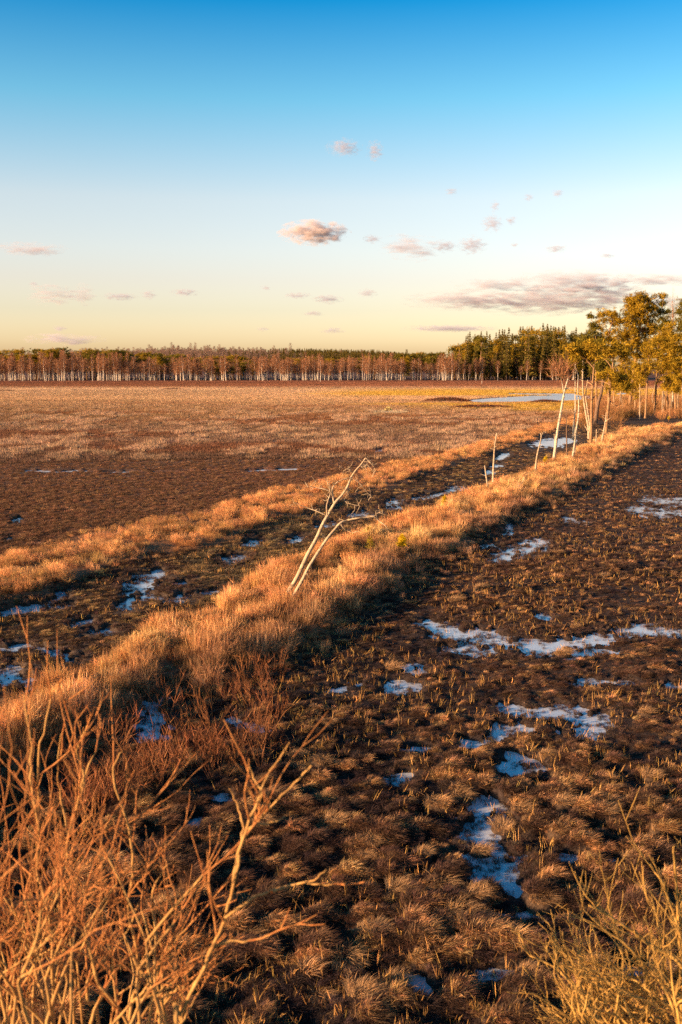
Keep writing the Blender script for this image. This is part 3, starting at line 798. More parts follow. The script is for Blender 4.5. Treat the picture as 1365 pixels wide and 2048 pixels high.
# tall spruce wood at the right end
TOPX = [795, 815, 842, 866, 900, 920, 940, 962, 985, 1008, 1030, 1052, 1075, 1092, 1112, 1132, 1152, 1170, 1200]
TOPY = [706, 695, 695, 699, 691, 682, 663, 657, 668, 655, 657, 648, 643, 641, 650, 646, 655, 668, 660]
GS = 'tall conifers of the dark wood beyond the bog'
for i in range(235):
    first = i < 38
    px = np.interp(i / 37.0, [0, 1], [808, 1165]) + rb.normal(0, 3) if first else rb.uniform(905, 1210)
    toppy = np.interp(px, TOPX, TOPY) + (abs(rb.normal(0, 4)) if first else rb.uniform(2, 60))
    Y = rb.uniform(540, 575) if first else rb.uniform(512, 570)
    p = at_depth(px, toppy, Y); h = p.z
    pine = rb.uniform() < (.7 if px < 945 else .26)
    me = PINE[int(rb.integers(6))] if pine else SPRUCE[int(rb.integers(6))]
    k = h / (15 if pine else 20)
    edge = px < 905
    lab = (('skyline ' if first else 'lower, nearer ') + ('broad-crowned pine' if pine else 'pointed spruce') + ' of the tall conifer wood, ' +
           ['at its low start above the birches', 'where its edge begins to rise', 'on its steep rising edge', 'over the lone small birch', 'just past the lone small birch', 'in its tall middle', 'just before its highest tops', 'at its highest tops', 'just past its highest tops', 'next to the grove', 'behind the grove pines'][int(np.searchsorted([890, 925, 950, 980, 1010, 1040, 1065, 1095, 1125, 1160], px))])
    tree('pine_tree' if pine else 'spruce_tree', me, (p.x, Y, 0), rb.uniform(0, 6.3), (min(k, 1.45), min(k, 1.45), k), lab, 'tree', GS)

# far hill: bare hardwoods to the left, spruces to the right, one mass
n = 6500
x = rb.uniform(-620, 200, n); Y = 1400 + rb.uniform(-260, 60, n)
z = hill(x, Y)
bare = (x + rb.normal(0, 45, n)) < -85
keepm = (z > 1.0); x, Y, z, bare = keep(keepm, x, Y, z, bare); n = len(x)
dark = rb.uniform(0, 1, n) < .05
var = np.where(bare & ~dark, rb.integers(0, 4, n), rb.integers(4, 8, n))
hs = np.where(var < 4, rb.lognormal(0, .24, n) * .97, rb.uniform(.55, .85, n))
scatter('far_wood', [joined(b) for b in BARE] + [joined(b) for b in SPRUCE[:4]], np.stack([x, Y, z], 1),
        np.stack([np.zeros(n), np.zeros(n), rb.uniform(0, 6, n)], 1), np.stack([np.where(var < 4, 1.6, 1.2), np.where(var < 4, 1.6, 1.2), hs], 1), var, np.ones((n, 3)))

# ------------------------------------------------------------------ the grove of pines and birches on the bank, right
def px_line(pts, Y, rng, dj=.25):
    return [at_depth(px, py, Y + rng.normal(0, dj)) for px, py in pts]

def catmull(P, m=4):
    P = [Vector(p) for p in P]; out = []
    for i in range(len(P) - 1):
        p0 = P[max(i - 1, 0)]; p1 = P[i]; p2 = P[i + 1]; p3 = P[min(i + 2, len(P) - 1)]
        for k in range(m):
            t = k / m
            out.append(0.5 * ((2 * p1) + (p2 - p0) * t + (2 * p0 - 5 * p1 + 4 * p2 - p3) * t * t + (3 * p1 - p0 - 3 * p2 + p3) * t ** 3))
    out.append(P[-1]); return out

def grown(name, base, line, label, cat='tree', group=None, r0=.12, r1=.03, mat='birch_bark', limbs=(), lobes=(), needle='pine_needle',
          seed=0, stubs=5, crown_twigs=None, clump=.45, per=16, dense=1.75, extra=()):
    """A tree drawn from its own trunk line: base pixel on the ground, then trunk pixels at that distance."""
    r = np.random.default_rng(seed + 900)
    g = at(*base, 0); gz = float(height(np.array([g.x]), np.array([g.y]))[0]); Y = g.y
    e = empty(name, (g.x, g.y, gz), label, cat, group); o = Vector((g.x, g.y, gz))
    P = [Vector((g.x, g.y, gz - .15))] + [at_depth(px, py, Y + r.normal(0, .2)) for px, py in line]
    P = catmull(P); P = [p - o for p in P]; n = len(P)
    rad = [r0 + (r1 - r0) * (i / (n - 1)) ** .8 for i in range(n)]; rad[0] *= 1.3
    mb = MB(); mb.tube(P, rad, 8)
    for k in range(stubs):                                   # broken snags of dead branches on the trunk
        i = int(r.integers(n // 4, n - 1)); d = Vector((r.normal(0, 1), r.normal(0, 1), r.uniform(-.2, .6))).normalized()
        L = r.uniform(.12, .5); mb.tube([P[i], P[i] + d * L], [rad[i] * .35, rad[i] * .12], 4)
    mb.build('trunk', M[mat], e)
    for ln in extra:                                         # second stems
        q = catmull([p - o for p in px_line(ln, Y, r, .2)]); m2 = MB()
        m2.tube(q, list(np.linspace(r0 * .75, r1, len(q))), 7); m2.build('trunk', M[mat], e)
    def nearest(c):
        cand = [(abs((p - c).length) + max(0, p.z - c.z) * 1.5, p) for p in P[n // 4:]]
        return min(cand, key=lambda q: q[0])[1]
    for ln in limbs:
        q = catmull([p - o for p in px_line(ln, Y, r, .35)], 3); b = MB()
        b.tube(q, list(np.linspace(max(r1 * 1.2, .045), .012, len(q))), 5); b.build('branch', M[mat], e)
    if lobes:
        cw = MB()
        for (px, py, rx, ry) in lobes:
            c = at_depth(px, py, Y + r.normal(0, rx / F * Y * .5)) - o; kx = 1.18 * rx / F * Y; kz = 1.18 * ry / F * Y
            b0 = nearest(c); b = MB(); mid = (b0 + c) / 2 + Vector((r.normal(0, .15), r.normal(0, .15), r.normal(-.1, .1)))
            q = catmull([b0, mid, c], 3); b.tube(q, list(np.linspace(max(r1 * 1.1, .05), .02, len(q))), 5)
            m = int(np.clip(kx * kz * 7 * dense, 5, 26))
            for j in range(m):
                u = rand_dirs(1, r)[0] * r.uniform(.35, 1.0); s0 = c + Vector((u[0] * kx, u[1] * kx, u[2] * kz))
                b.tube([c + (s0 - c) * .1, (c + s0) / 2 + Vector((0, 0, -.08)), s0], [.02, .014, .007], 3)
                mm = int(r.integers(4, 9)); cc = np.array(s0) + r.normal(0, 1, (mm, 3)) * np.array((.42, .42, .24)) * min(1, kx)
                clumps(cw, cc, clump, per, r, width=.085, flat=.85)
            b.build('branch', M[mat], e)
        cw.build('crown', M[needle], e, False)
    if crown_twigs:
        cw = MB(); px, py, rx, ry, cnt = crown_twigs
        c = at_depth(px, py, Y) - o; kx = rx / F * Y; kz = ry / F * Y
        u = r.normal(0, .42, (cnt, 3)); base_ = np.array(c) + u * np.array((kx, kx, kz))
        d = unit(u * np.array((.8, .8, .3)) + np.array((0, 0, .55)) + r.normal(0, .3, (cnt, 3)))
        L = r.uniform(.25, .9, cnt)
        cw.tris(base_, base_ + d * L[:, None], unit(np.cross(d, rand_dirs(cnt, r))), r.uniform(.018, .035, cnt), r.uniform(.6, 1.5, cnt))
        for _ in range(16):
            q = nearest(c); tt = c + Vector((r.normal(0, kx * .5), r.normal(0, kx * .5), r.normal(0, kz * .5)))
            cw.tube([q, (q + tt) / 2, tt], [.03, .02, .008], 4)
        cw.build('crown', M['birch_twig'], e, False)
    return e

grown('birch_tree', (1107, 929), [(1110, 905), (1116, 860), (1123, 820), (1128, 790), (1133, 770), (1138, 750)],
      'leaning pale birch with reddish twiggy crown, first tall trunk of the grove', r0=.135, r1=.045, seed=1,
      limbs=[[(1131, 778), (1137, 777), (1142, 775)], [(1129, 795), (1126, 772), (1122, 755)]], crown_twigs=(1124, 742, 24, 28, 420))
grown('dead_tree', (1134, 922), [(1134, 890), (1133.5, 850), (1133, 820)], 'thin dark dead stem between the leaning birch and the twin birch', r0=.07, r1=.025, mat='dark_bark', seed=2, stubs=8)
grown('birch_tree', (1143, 928), [(1148, 900), (1152, 865), (1157, 835), (1158, 805), (1156, 775), (1157, 752)],
      'slim curving white birch, the nearer of the twin stems in the grove', r0=.10, r1=.03, seed=3, extra=[[(1146, 880), (1148, 850), (1151, 820), (1151, 780), (1151, 728)]],
      lobes=[(1152, 728, 9, 7)], needle='pine_needle')
grown('dead_tree', (1151, 913), [(1150, 880), (1149, 850), (1150, 825)], 'short broken white stem just behind the twin birch', r0=.06, r1=.03, seed=4)
grown('pine_tree', (1182, 894), [(1183, 860), (1183.5, 820), (1185, 780), (1187, 750), (1189, 722)],
      'tall slender pine whose flat golden crown reaches over the bog', r0=.15, r1=.06, mat='pine_bark', seed=5,
      lobes=[(1143, 703, 13, 7), (1152, 696, 12, 6), (1163, 704, 13, 7), (1148, 717, 8, 5), (1176, 700, 14, 8), (1190, 706, 15, 8), (1188, 690, 13, 8), (1178, 714, 9, 5)],
      limbs=[[(1187, 735), (1173, 720), (1160, 712), (1147, 706)], [(1186, 770), (1172, 762), (1160, 757)], [(1184, 800), (1192, 790), (1205, 786)]], stubs=14)
grown('pine_tree', (1178, 880), [(1177, 855), (1172, 825), (1168, 800), (1166, 770), (1166, 735), (1167, 700)],
      'many-stemmed half-dead pine with bare crooked lower branches', r0=.13, r1=.04, mat='dead_wood', seed=6,
      extra=[[(1178, 868), (1180, 850), (1175, 815), (1172, 790), (1176, 760)]], limbs=[[(1176, 862), (1170, 852), (1162, 846)], [(1168, 800), (1160, 790)], [(1167, 745), (1158, 735), (1153, 728)]],
      lobes=[(1167, 672, 10, 7), (1164, 684, 8, 6), (1170, 690, 9, 6)], stubs=14, needle='pine_needle_dark')
grown('pine_tree', (1212, 870), [(1214, 845), (1217, 815), (1219, 795), (1222, 765), (1225, 740), (1227, 716)],
      'leaning pine with forked top, in the middle of the grove', r0=.20, r1=.06, mat='pine_bark', seed=7,
      limbs=[[(1223, 740), (1236, 730), (1250, 718)], [(1224, 735), (1214, 722), (1206, 716)], [(1218, 795), (1209, 775), (1200, 765), (1190, 762)], [(1221, 770), (1206, 763), (1190, 763)], [(1219, 800), (1230, 812), (1245, 805)]],
      lobes=[(1208, 708, 15, 8), (1222, 702, 15, 8), (1238, 700, 14, 8), (1250, 708, 13, 8), (1214, 752, 13, 9), (1228, 748, 12, 9), (1240, 760, 11, 8), (1232, 775, 13, 7), (1246, 772, 10, 7), (1204, 698, 12, 6)], stubs=12)
grown('pine_tree', (1191, 850), [(1193, 830), (1197, 805), (1203, 785), (1206, 765), (1208, 742)],
      'thick dark slanting pine trunk behind the slender pines', r0=.30, r1=.13, mat='dark_bark', seed=8,
      lobes=[(1206, 735, 14, 10), (1218, 728, 13, 9), (1196, 730, 10, 7)], needle='pine_needle_dark')
grown('dead_tree', (1203, 891), [(1208, 862), (1212, 840), (1213, 825)], 'leaning broken dead stem at the foot of the forked pine', r0=.10, r1=.04, mat='dead_wood', seed=9,
      limbs=[[(1210, 845), (1218, 838), (1228, 833)], [(1211, 838), (1204, 830)]], stubs=8)
grown('dead_tree', (1192, 896), [(1193, 875), (1193.5, 859)], 'short bare stub of a dead tree beside the slender pine', r0=.07, r1=.04, mat='dead_wood', seed=10, stubs=3)
grown('dead_tree', (1071, 949), [(1073, 925), (1076, 905), (1081, 885), (1083, 872), (1081, 866)], 'crooked grey snag with a forked top beside the small pool', r0=.08, r1=.025, mat='dead_wood', seed=11,
      limbs=[[(1083, 876), (1085, 868), (1089, 864), (1093, 865)]], stubs=6)
grown('dead_tree', (986, 981), [(987, 945), (989, 905), (991, 885), (994, 866)], 'tall thin bleached pole of a dead tree on the bank', r0=.075, r1=.025, mat='dead_wood', seed=12, stubs=9)
grown('dead_tree', (978, 988), [(974, 960), (970, 931)], 'shorter leaning bleached pole beside the tall dead pole', r0=.06, r1=.03, mat='dead_wood', seed=13, stubs=4)
grown('dead_tree', (1110, 892), [(1110, 880), (1109, 868)], 'small broken stub at the edge of the small pool', r0=.06, r1=.045, mat='dead_wood', seed=14, stubs=2)
grown('pine_tree', (1258, 822), [(1262, 790), (1268, 740), (1276, 695), (1281, 650), (1286, 615), (1288, 598)],
      'tallest broad-crowned pine of the grove, reaching highest into the sky', r0=.29, r1=.08, mat='pine_bark', seed=15, dense=1.7,
      lobes=[(1284, 594, 16, 9), (1268, 606, 15, 9), (1300, 604, 14, 9), (1256, 600, 9, 5), (1262, 622, 17, 10), (1288, 618, 18, 11), (1310, 620, 11, 8), (1252, 642, 14, 9), (1275, 640, 19, 12), (1300, 638, 16, 11),
             (1322, 592, 10, 5), (1264, 662, 18, 11), (1290, 662, 19, 12), (1308, 660, 13, 10), (1250, 672, 12, 8), (1272, 684, 17, 10), (1294, 690, 18, 11), (1258, 700, 15, 9), (1284, 712, 15, 9)],
      limbs=[[(1283, 640), (1300, 620), (1315, 600), (1330, 590)], [(1280, 660), (1292, 650), (1300, 632)]])
grown('pine_tree', (1291, 838), [(1293, 800), (1295, 765), (1297, 725), (1299, 682)], 'slim straight pine in front of the tallest pine', r0=.17, r1=.06, mat='pine_bark', seed=16,
      lobes=[(1299, 684, 10, 8), (1290, 700, 11, 7), (1306, 704, 11, 8), (1288, 738, 12, 8), (1306, 730, 12, 8), (1276, 732, 10, 7), (1282, 752, 12, 8)], stubs=12)
grown('pine_tree', (1309, 832), [(1311, 800), (1313, 765), (1315, 725), (1317, 690)], 'thick-stemmed pine next to the slim straight pine', r0=.22, r1=.07, mat='pine_bark', seed=17,
      limbs=[[(1312, 810), (1318, 800), (1320, 785)], [(1313, 765), (1326, 760), (1338, 752)]],
      lobes=[(1316, 682, 12, 9), (1326, 692, 12, 8), (1308, 706, 12, 9), (1328, 716, 14, 9), (1320, 735, 13, 8), (1338, 735, 13, 9), (1330, 755, 12, 8)], stubs=12)
grown('dead_tree', (1280, 840), [(1280, 805), (1280, 768)], 'thin bare dead stem beside the slim straight pine', r0=.08, r1=.035, mat='dead_wood', seed=18, stubs=8)
grown('dead_tree', (1269, 833), [(1270, 805), (1270, 770)], 'thin bare stem under the tallest pine', r0=.07, r1=.035, mat='dead_wood', seed=19, stubs=8)
grown('dead_tree', (1325, 834), [(1325, 805), (1327, 770), (1330, 755)], 'slender leaning bare stem right of the thick-stemmed pine', r0=.08, r1=.035, mat='dead_wood', seed=20, stubs=8)
grown('pine_tree', (1217, 822), [(1218, 780), (1218, 730), (1217, 690), (1218, 668), (1224, 648), (1232, 640)], 'tall fork-topped pine with airy round crown against the sky', r0=.22, r1=.05, mat='pine_bark', seed=21,
      limbs=[[(1218, 672), (1213, 655), (1208, 640), (1206, 630)]],
      lobes=[(1205, 628, 11, 5), (1217, 624, 12, 5), (1230, 630, 11, 6), (1209, 643, 10, 6), (1226, 646, 11, 6), (1236, 640, 8, 6), (1202, 655, 9, 5), (1234, 660, 9, 6), (1214, 664, 10, 5), (1226, 676, 11, 6), (1205, 680, 12, 7)])
grown('pine_tree', (1193, 826), [(1193, 780), (1192, 720), (1192, 680), (1190, 655), (1184, 640)], 'narrow ragged pine with small top tuft, left of the fork-topped pine', r0=.18, r1=.04, mat='pine_bark', seed=22,
      lobes=[(1183, 635, 6, 5), (1186, 648, 8, 4), (1193, 656, 8, 4), (1188, 668, 9, 5), (1197, 672, 8, 5), (1186, 682, 11, 6), (1198, 688, 11, 6)], needle='pine_needle_dark')
grown('pine_tree', (1328, 822), [(1327, 770), (1326, 700), (1326, 650), (1326, 604)], 'dark narrow open-branched conifer beside the tallest pine', r0=.20, r1=.04, mat='dark_bark', seed=23,
      lobes=[(1326, 608, 5, 5), (1322, 620, 8, 4), (1332, 626, 8, 4), (1322, 636, 10, 4), (1334, 642, 9, 5), (1324, 655, 11, 6), (1336, 664, 9, 6), (1326, 676, 11, 7)], needle='pine_needle_dark')
grown('birch_tree', (1346, 818), [(1346, 760), (1345, 700), (1346, 650), (1346, 604)], 'bare pale birch rising near the right edge behind the pines', r0=.15, r1=.03, seed=24, crown_twigs=(1346, 632, 13, 42, 900))
grown('pine_tree', (1352, 832), [(1351, 790), (1352, 745), (1350, 705), (1352, 672)], 'low bushy golden pine at the right edge of the grove', r0=.20, r1=.06, mat='pine_bark', seed=25, dense=1.7,
      lobes=[(1352, 678, 13, 9), (1340, 692, 13, 9), (1360, 698, 14, 10), (1344, 712, 15, 9), (1362, 722, 14, 10), (1350, 738, 16, 9), (1336, 722, 10, 8), (1362, 752, 12, 9), (1346, 760, 14, 8)])
grown('pine_tree', (1378, 826), [(1377, 780), (1375, 720), (1376, 660), (1376, 612)], 'pine half cut off by the right edge of the view', r0=.24, r1=.06, mat='pine_bark', seed=26,
      lobes=[(1374, 612, 14, 10), (1362, 622, 9, 7), (1380, 632, 16, 11), (1366, 645, 12, 9), (1380, 660, 16, 11), (1366, 672, 12, 9), (1380, 700, 16, 12), (1390, 730, 16, 12)], needle='pine_needle_dark')
grown('pine_tree', (1240, 815), [(1242, 770), (1244, 720), (1246, 690), (1247, 672)], 'middle-height bushy pine filling the gap left of the tallest pine', r0=.18, r1=.06, mat='pine_bark', seed=27, dense=1.7,
      lobes=[(1246, 676, 12, 8), (1236, 688, 13, 8), (1250, 694, 12, 8), (1230, 704, 12, 8), (1244, 712, 14, 9), (1256, 725, 12, 9), (1250, 742, 13, 9), (1262, 750, 12, 8), (1268, 768, 12, 7)])
grown('pine_tree', (1366, 838), [(1366, 800), (1365, 760), (1366, 722)], 'bushy pine low at the very right edge of the grove', r0=.15, r1=.05, mat='pine_bark', seed=31,
      lobes=[(1366, 722, 13, 9), (1354, 734, 12, 8), (1374, 742, 14, 9), (1358, 756, 13, 8), (1372, 770, 14, 8), (1350, 776, 10, 7)])
grown('pine_tree', (1334, 828), [(1335, 780), (1336, 720), (1338, 660)], 'slender mid-height pine between the dark conifer and the right edge', r0=.17, r1=.05, mat='pine_bark', seed=32,
      lobes=[(1338, 658, 12, 8), (1330, 672, 12, 8), (1346, 674, 12, 8), (1336, 690, 14, 9), (1324, 704, 12, 8), (1350, 700, 13, 9)])
grown('pine_tree', (1272, 833), [(1271, 805), (1272, 780), (1270, 752)], 'young bushy pine low between the tallest pine and the slim straight pine', r0=.12, r1=.04, mat='pine_bark', seed=28, dense=1.7,
      lobes=[(1270, 752, 9, 7), (1262, 766, 11, 7), (1278, 768, 11, 7), (1270, 782, 13, 7)])
grown('pine_tree', (1228, 830), [(1229, 805), (1228, 780), (1230, 758)], 'young bushy pine low right of the leaning forked pine', r0=.12, r1=.04, mat='pine_bark', seed=29, dense=1.7,
      lobes=[(1230, 757, 9, 7), (1222, 768, 10, 6), (1238, 770, 10, 6)])
grown('pine_tree', (1340, 836), [(1341, 805), (1340, 780), (1342, 762)], 'young bushy pine low under the pines near the right edge', r0=.12, r1=.04, mat='pine_bark', seed=30, dense=1.7,
      lobes=[(1342, 762, 10, 7), (1332, 774, 11, 7), (1350, 776, 12, 7)])
rg = np.random.default_rng(77)
for i in range(24):                                         # thin stems deeper in the grove
    px = rg.uniform(1215, 1385); py = rg.uniform(815, 834)
    grown('dead_tree', (px, py), [(px + rg.normal(0, 3), py - 25), (px + rg.normal(0, 7), py - rg.uniform(40, 60)), (px + rg.normal(0, 9), py - rg.uniform(65, 105))],
          'thin bare stem in the shade among the pine trunks of the grove', 'tree', 'thin bare stems in the pine grove', r0=rg.uniform(.04, .10), r1=.02, mat='dead_wood' if i % 3 == 0 else 'pine_bark', seed=60 + i, stubs=7)

# twiggy undergrowth between the trunks
und_t = [twig_mesh('undergrowth', 46, .55, 1.7, .028, 240 + i, forks=7) for i in range(5)]
x, y = sample(9000, 95, 215, 1.0, 24.5, rg)
px, py = proj(x, y)
wq = sstep(1170, 1260, px) * sstep(845, 832, py) + .5 * sstep(1150, 1190, px) * sstep(1260, 1215, px) * sstep(872, 850, py)
ok = rg.uniform(0, 1, len(x)) < wq * .55
x, y = keep(ok, x, y); z = height(x, y); n = len(x)
c = jitter(np.tile(np.array((.32, .16, .07)), (n, 1)), .25, rg); s_ = rg.uniform(.4, 1.15, n)
scatter('undergrowth', und_t, np.stack([x, y, z], 1), np.stack([np.zeros(n), np.zeros(n), rg.uniform(0, 6.3, n)], 1), np.stack([s_, s_, s_], 1), rg.integers(0, 5, n), c)

# ------------------------------------------------------------------ the leaning dead tree in the middle
def leaning():
    r = np.random.default_rng(4)
    g = at(575, 1226); gz = float(height(np.array([g.x]), np.array([g.y]))[0]); o = Vector((g.x, g.y, gz)); Y = g.y
    e = empty('dead_tree', o, 'leaning dead tree with two bare trunks and crooked branches, alone on the near bank', 'tree')
    def ln(pts, r0, r1, name, m='dead_wood', d0=0.0, parent=e, sides=8, twigs=0):
        P = catmull([at_depth(450 + x / 3.033, 880 + y / 3.033, Y + d0 + r.normal(0, .04)) - o for x, y in pts]); mb = MB()
        mb.tube(P, list(np.linspace(r0, r1, len(P))), sides)
        for k in range(twigs):
            i = int(r.integers(1, len(P))); d = Vector((r.normal(0, 1), r.normal(0, .8), r.normal(.1, .7))).normalized(); L = r.uniform(.08, .3)
            mb.tube([P[i], P[i] + d * L * .6 + Vector((0, 0, .02)), P[i] + d * L + Vector((r.normal(0, .05), 0, r.normal(0, .06)))], [.009, .006, .003], 4)
        return mb.build(name, M[m], parent)
    t1 = ln([(362, 1040), (370, 985), (382, 930), (440, 830), (500, 700), (555, 600), (590, 520), (625, 455), (670, 380), (715, 330), (745, 280), (765, 230), (790, 190), (825, 150), (855, 108)], .072, .014, 'trunk')
    t2 = ln([(388, 1040), (402, 985), (425, 930), (470, 850), (510, 770), (560, 690), (620, 600), (660, 550), (700, 505), (740, 487), (800, 475), (850, 470), (905, 465), (935, 490), (975, 520), (990, 545)], .055, .010, 'trunk', d0=-.3, twigs=10)
    for pts, rr in [([(665, 390), (655, 340), (650, 310), (660, 280), (690, 250), (735, 232), (775, 225)], .028), ([(650, 315), (600, 297), (545, 288), (520, 283), (455, 297)], .018),
                    ([(620, 455), (618, 400), (632, 350), (640, 320), (625, 270), (615, 240)], .020), ([(615, 458), (560, 432), (510, 415), (460, 395), (415, 378)], .022),
                    ([(710, 355), (740, 378), (780, 392), (815, 398)], .018), ([(770, 232), (810, 255), (840, 290), (870, 325), (895, 348)], .012), ([(855, 108), (885, 140), (905, 165), (915, 185)], .010),
                    ([(700, 508), (720, 535), (745, 552), (785, 565)], .016), ([(620, 600), (600, 585), (585, 565)], .014), ([(780, 205), (760, 180), (730, 175), (705, 165)], .010),
                    ([(820, 155), (845, 165), (865, 150)], .008), ([(905, 465), (925, 445), (960, 430)], .008), ([(740, 300), (760, 300), (745, 320)], .010)]:
        ln(pts, rr, .004, 'branch', twigs=9, sides=6)
leaning()

# saplings with yellow-green needles, small leafless birches and dry stalks on the bank
def sapling(px, py, hpx, label, seed, needle='young_needle', n=26):
    r = np.random.default_rng(seed); g = at(px, py); z = float(height(np.array([g.x]), np.array([g.y]))[0])
    h = hpx / F * g.y
    e = empty('pine_sapling', (g.x, g.y, z), label, 'sapling')
    mb = MB(); P = wobble_line((0, 0, -.05), (r.normal(0, .05), 0, h), 5, .02, r); mb.tube(P, list(np.linspace(.02, .006, 5)), 5)
    cw = MB(); C = []
    for i in range(n):
        q = r.uniform(.35, 1.0); a = r.uniform(0, 2 * PI); b = P[0].lerp(P[-1], q); tip = b + Vector((math.cos(a), math.sin(a), .35)) * h * .34 * (1.25 - q) * r.uniform(.5, 1.1)
        mb.tube([b, tip], [.006, .003], 3); C += [tuple(tip), tuple(b.lerp(tip, .6))]
    mb.build('trunk', M['willow_twig'], e)
    clumps(cw, C, .12, 16, r, width=.022, flat=.8); cw.build('crown', M[needle], e, False)
sapling(803, 1118, 34, 'bright yellow-green pine sapling on the bank right of the leaning dead tree', 1)
sapling(888, 1026, 22, 'small yellow-green pine sapling near the narrow streak of water by the ditch', 2)
sapling(1089, 935, 14, 'tiny yellow pine sapling at the foot of the leaning birch', 3)
sapling(1338, 845, 10, 'tiny yellow sapling in the brown heath below the right-hand pines', 4, n=18)
sapling(738, 1092, 20, 'pale ochre sapling behind the leaning dead tree', 5, 'moss', 14)
sapling(560, 1206, 20, 'low yellow-green mossy sapling left of the leaning trunk base', 6, 'moss', 22)
sapling(640, 1208, 16, 'low yellow-green mossy clump right of the leaning trunk base', 7, 'moss', 26)
sapling(745, 1125, 36, 'leafless ochre-tipped sapling with thin pale stem beside the leaning dead tree', 8, 'moss', 9)
for (a, b, lab, rr) in [((1203, 899), (1247, 882), 'thin fallen branch slanting out of the bank under the grove', .035), ((1033, 982), (1050, 956), 'pale leaning stick in the bank grass left of the forked snag', .03)]:
    p = at(*a, .35); q = at_depth(b[0], b[1], p.y + 1.0); e = empty('fallen_branch', p, lab, 'branch'); mb = MB(); r = np.random.default_rng(int(a[0]))
    P = wobble_line((0, 0, 0), q - p, 7, .03, r); mb.tube(P, list(np.linspace(rr, rr * .3, 7)), 6)
    for k in range(6):
        i = int(r.integers(1, 6)); d = Vector((r.normal(.3, .4), r.normal(0, .4), r.uniform(.1, .8))); mb.tube([P[i], P[i] + d * .4], [rr * .35, rr * .1], 4)
    mb.build('stem', M['dead_wood'], e)

# heath islands by the far pool and the pale mound
def mound(name, px, py, wpx, hpx, label, cat, mat, seed, n=700, depth=.35, lean=0):
    r = np.random.default_rng(seed); g = at(px, py); W = wpx / F * g.y * .5; Hh = hpx / F * g.y
    e = empty(name, (g.x, g.y, .03), label, cat); mb = MB(); V = [(0, 0, Hh * .72)]; k = 20
    for j, (q, hh) in enumerate([(.35, .68), (.65, .52), (.9, .22), (1.02, -.1)]):
        for i in range(k):
            a = 2 * PI * i / k; s = 1 + r.normal(0, .07); V.append((math.cos(a) * W * q * s, math.sin(a) * W * depth * q * s, hh * Hh * (1 + r.normal(0, .1))))
    f3 = [(0, 1 + i, 1 + (i + 1) % k) for i in range(k)]; f4 = [(1 + j * k + i, 1 + (j + 1) * k + i, 1 + (j + 1) * k + (i + 1) % k, 1 + j * k + (i + 1) % k) for j in range(3) for i in range(k)]
    mb.add(V, f3, f4); mb.build('mound', M['peat'], e)
    tw = MB(); a = r.uniform(0, 2 * PI, n); q = np.sqrt(r.uniform(0, 1, n)); base = np.stack([np.cos(a) * q * W, np.sin(a) * q * W * depth, .6 * Hh * (1 - q ** 2.2)], 1)
    d = unit(np.stack([np.cos(a) * q * .5 + r.normal(0, .25, n), np.sin(a) * q * .5 + r.normal(0, .25, n), np.full(n, .9)], 1)); L = Hh * r.uniform(.2, .5, n)
    tw.tris(base, base + d * L[:, None], unit(np.cross(d, rand_dirs(n, r))), np.full(n, max(.02, W * .02)), r.uniform(.6, 1.4, n))
    o = tw.build('twigs' if mat == 'heath' else 'blades', M[mat], e, False); o['kind'] = 'stuff'
    return e
mound('heath_island', 895, 804, 96, 11, 'dark rounded island of heath at the tip of the far pool', 'shrub', 'heath', 1, 1500)
mound('heath_island', 965, 817, 140, 9, 'long low island of reddish heath in front of the far pool', 'shrub', 'heath', 2, 1800, .3)
mound('heath_island', 1092, 806, 70, 8, 'small reddish heath hump on the near shore of the far pool', 'shrub', 'heath', 3, 1000)
mound('heath_island', 770, 801, 44, 4, 'faint low heath hump behind the pale straw mound', 'shrub', 'heath', 4, 600)
mound('straw_mound', 777, 823, 13, 11, 'pale yellow straw hump standing alone on the open bog', 'grass tussock', 'pale_grass', 5, 500, .8)
for i, (px, w) in enumerate([(345, 60), (10, 50), (365, 40), (640, 70), (820, 60), (1040, 90)]):
    mound('heath_island', px, [780, 783, 772, 772, 773, 773][i], w, 4, ['flat dark heath strip out on the straw-coloured bog, left part', 'flat dark heath strip at the left edge of the straw bog',
          'low red heath clump before the far birches below the hill', 'long low red heath clump before the middle of the far birches', 'low heath clump before the birches left of the spruce wood',
          'long low dark heath clump before the tall spruce wood'][i], 'shrub', 'heath', 20 + i, 700, .5)

# ------------------------------------------------------------------ sedge tussocks one can pick out
tus = [tuft_mesh('blades', 380, .15, .14, .006, 1.3, 1.1, 260 + i, M['tussock_blade'], upright=.04, segs=4) for i in range(5)]
def tuss_mound(seed):
    r = np.random.default_rng(seed); mb = MB(); k = 12; V = [(0, 0, .10)]
    for q, hh in [(.11, .085), (.18, .04), (.22, -.06)]:
        for i in range(k):
            a = 2 * PI * i / k; s = 1 + r.normal(0, .1); V.append((math.cos(a) * q * s, math.sin(a) * q * s, hh + r.normal(0, .01)))
    mb.add(V, [(0, 1 + i, 1 + (i + 1) % k) for i in range(k)], [(1 + j * k + i, 1 + (j + 1) * k + i, 1 + (j + 1) * k + (i + 1) % k, 1 + j * k + (i + 1) % k) for j in range(2) for i in range(k)])
    return mb.mesh('mound', M['peat'])
tmd = [tuss_mound(i) for i in range(3)]
GT = 'bleached sedge tussocks standing out of the wet bog'
rt = np.random.default_rng(33)
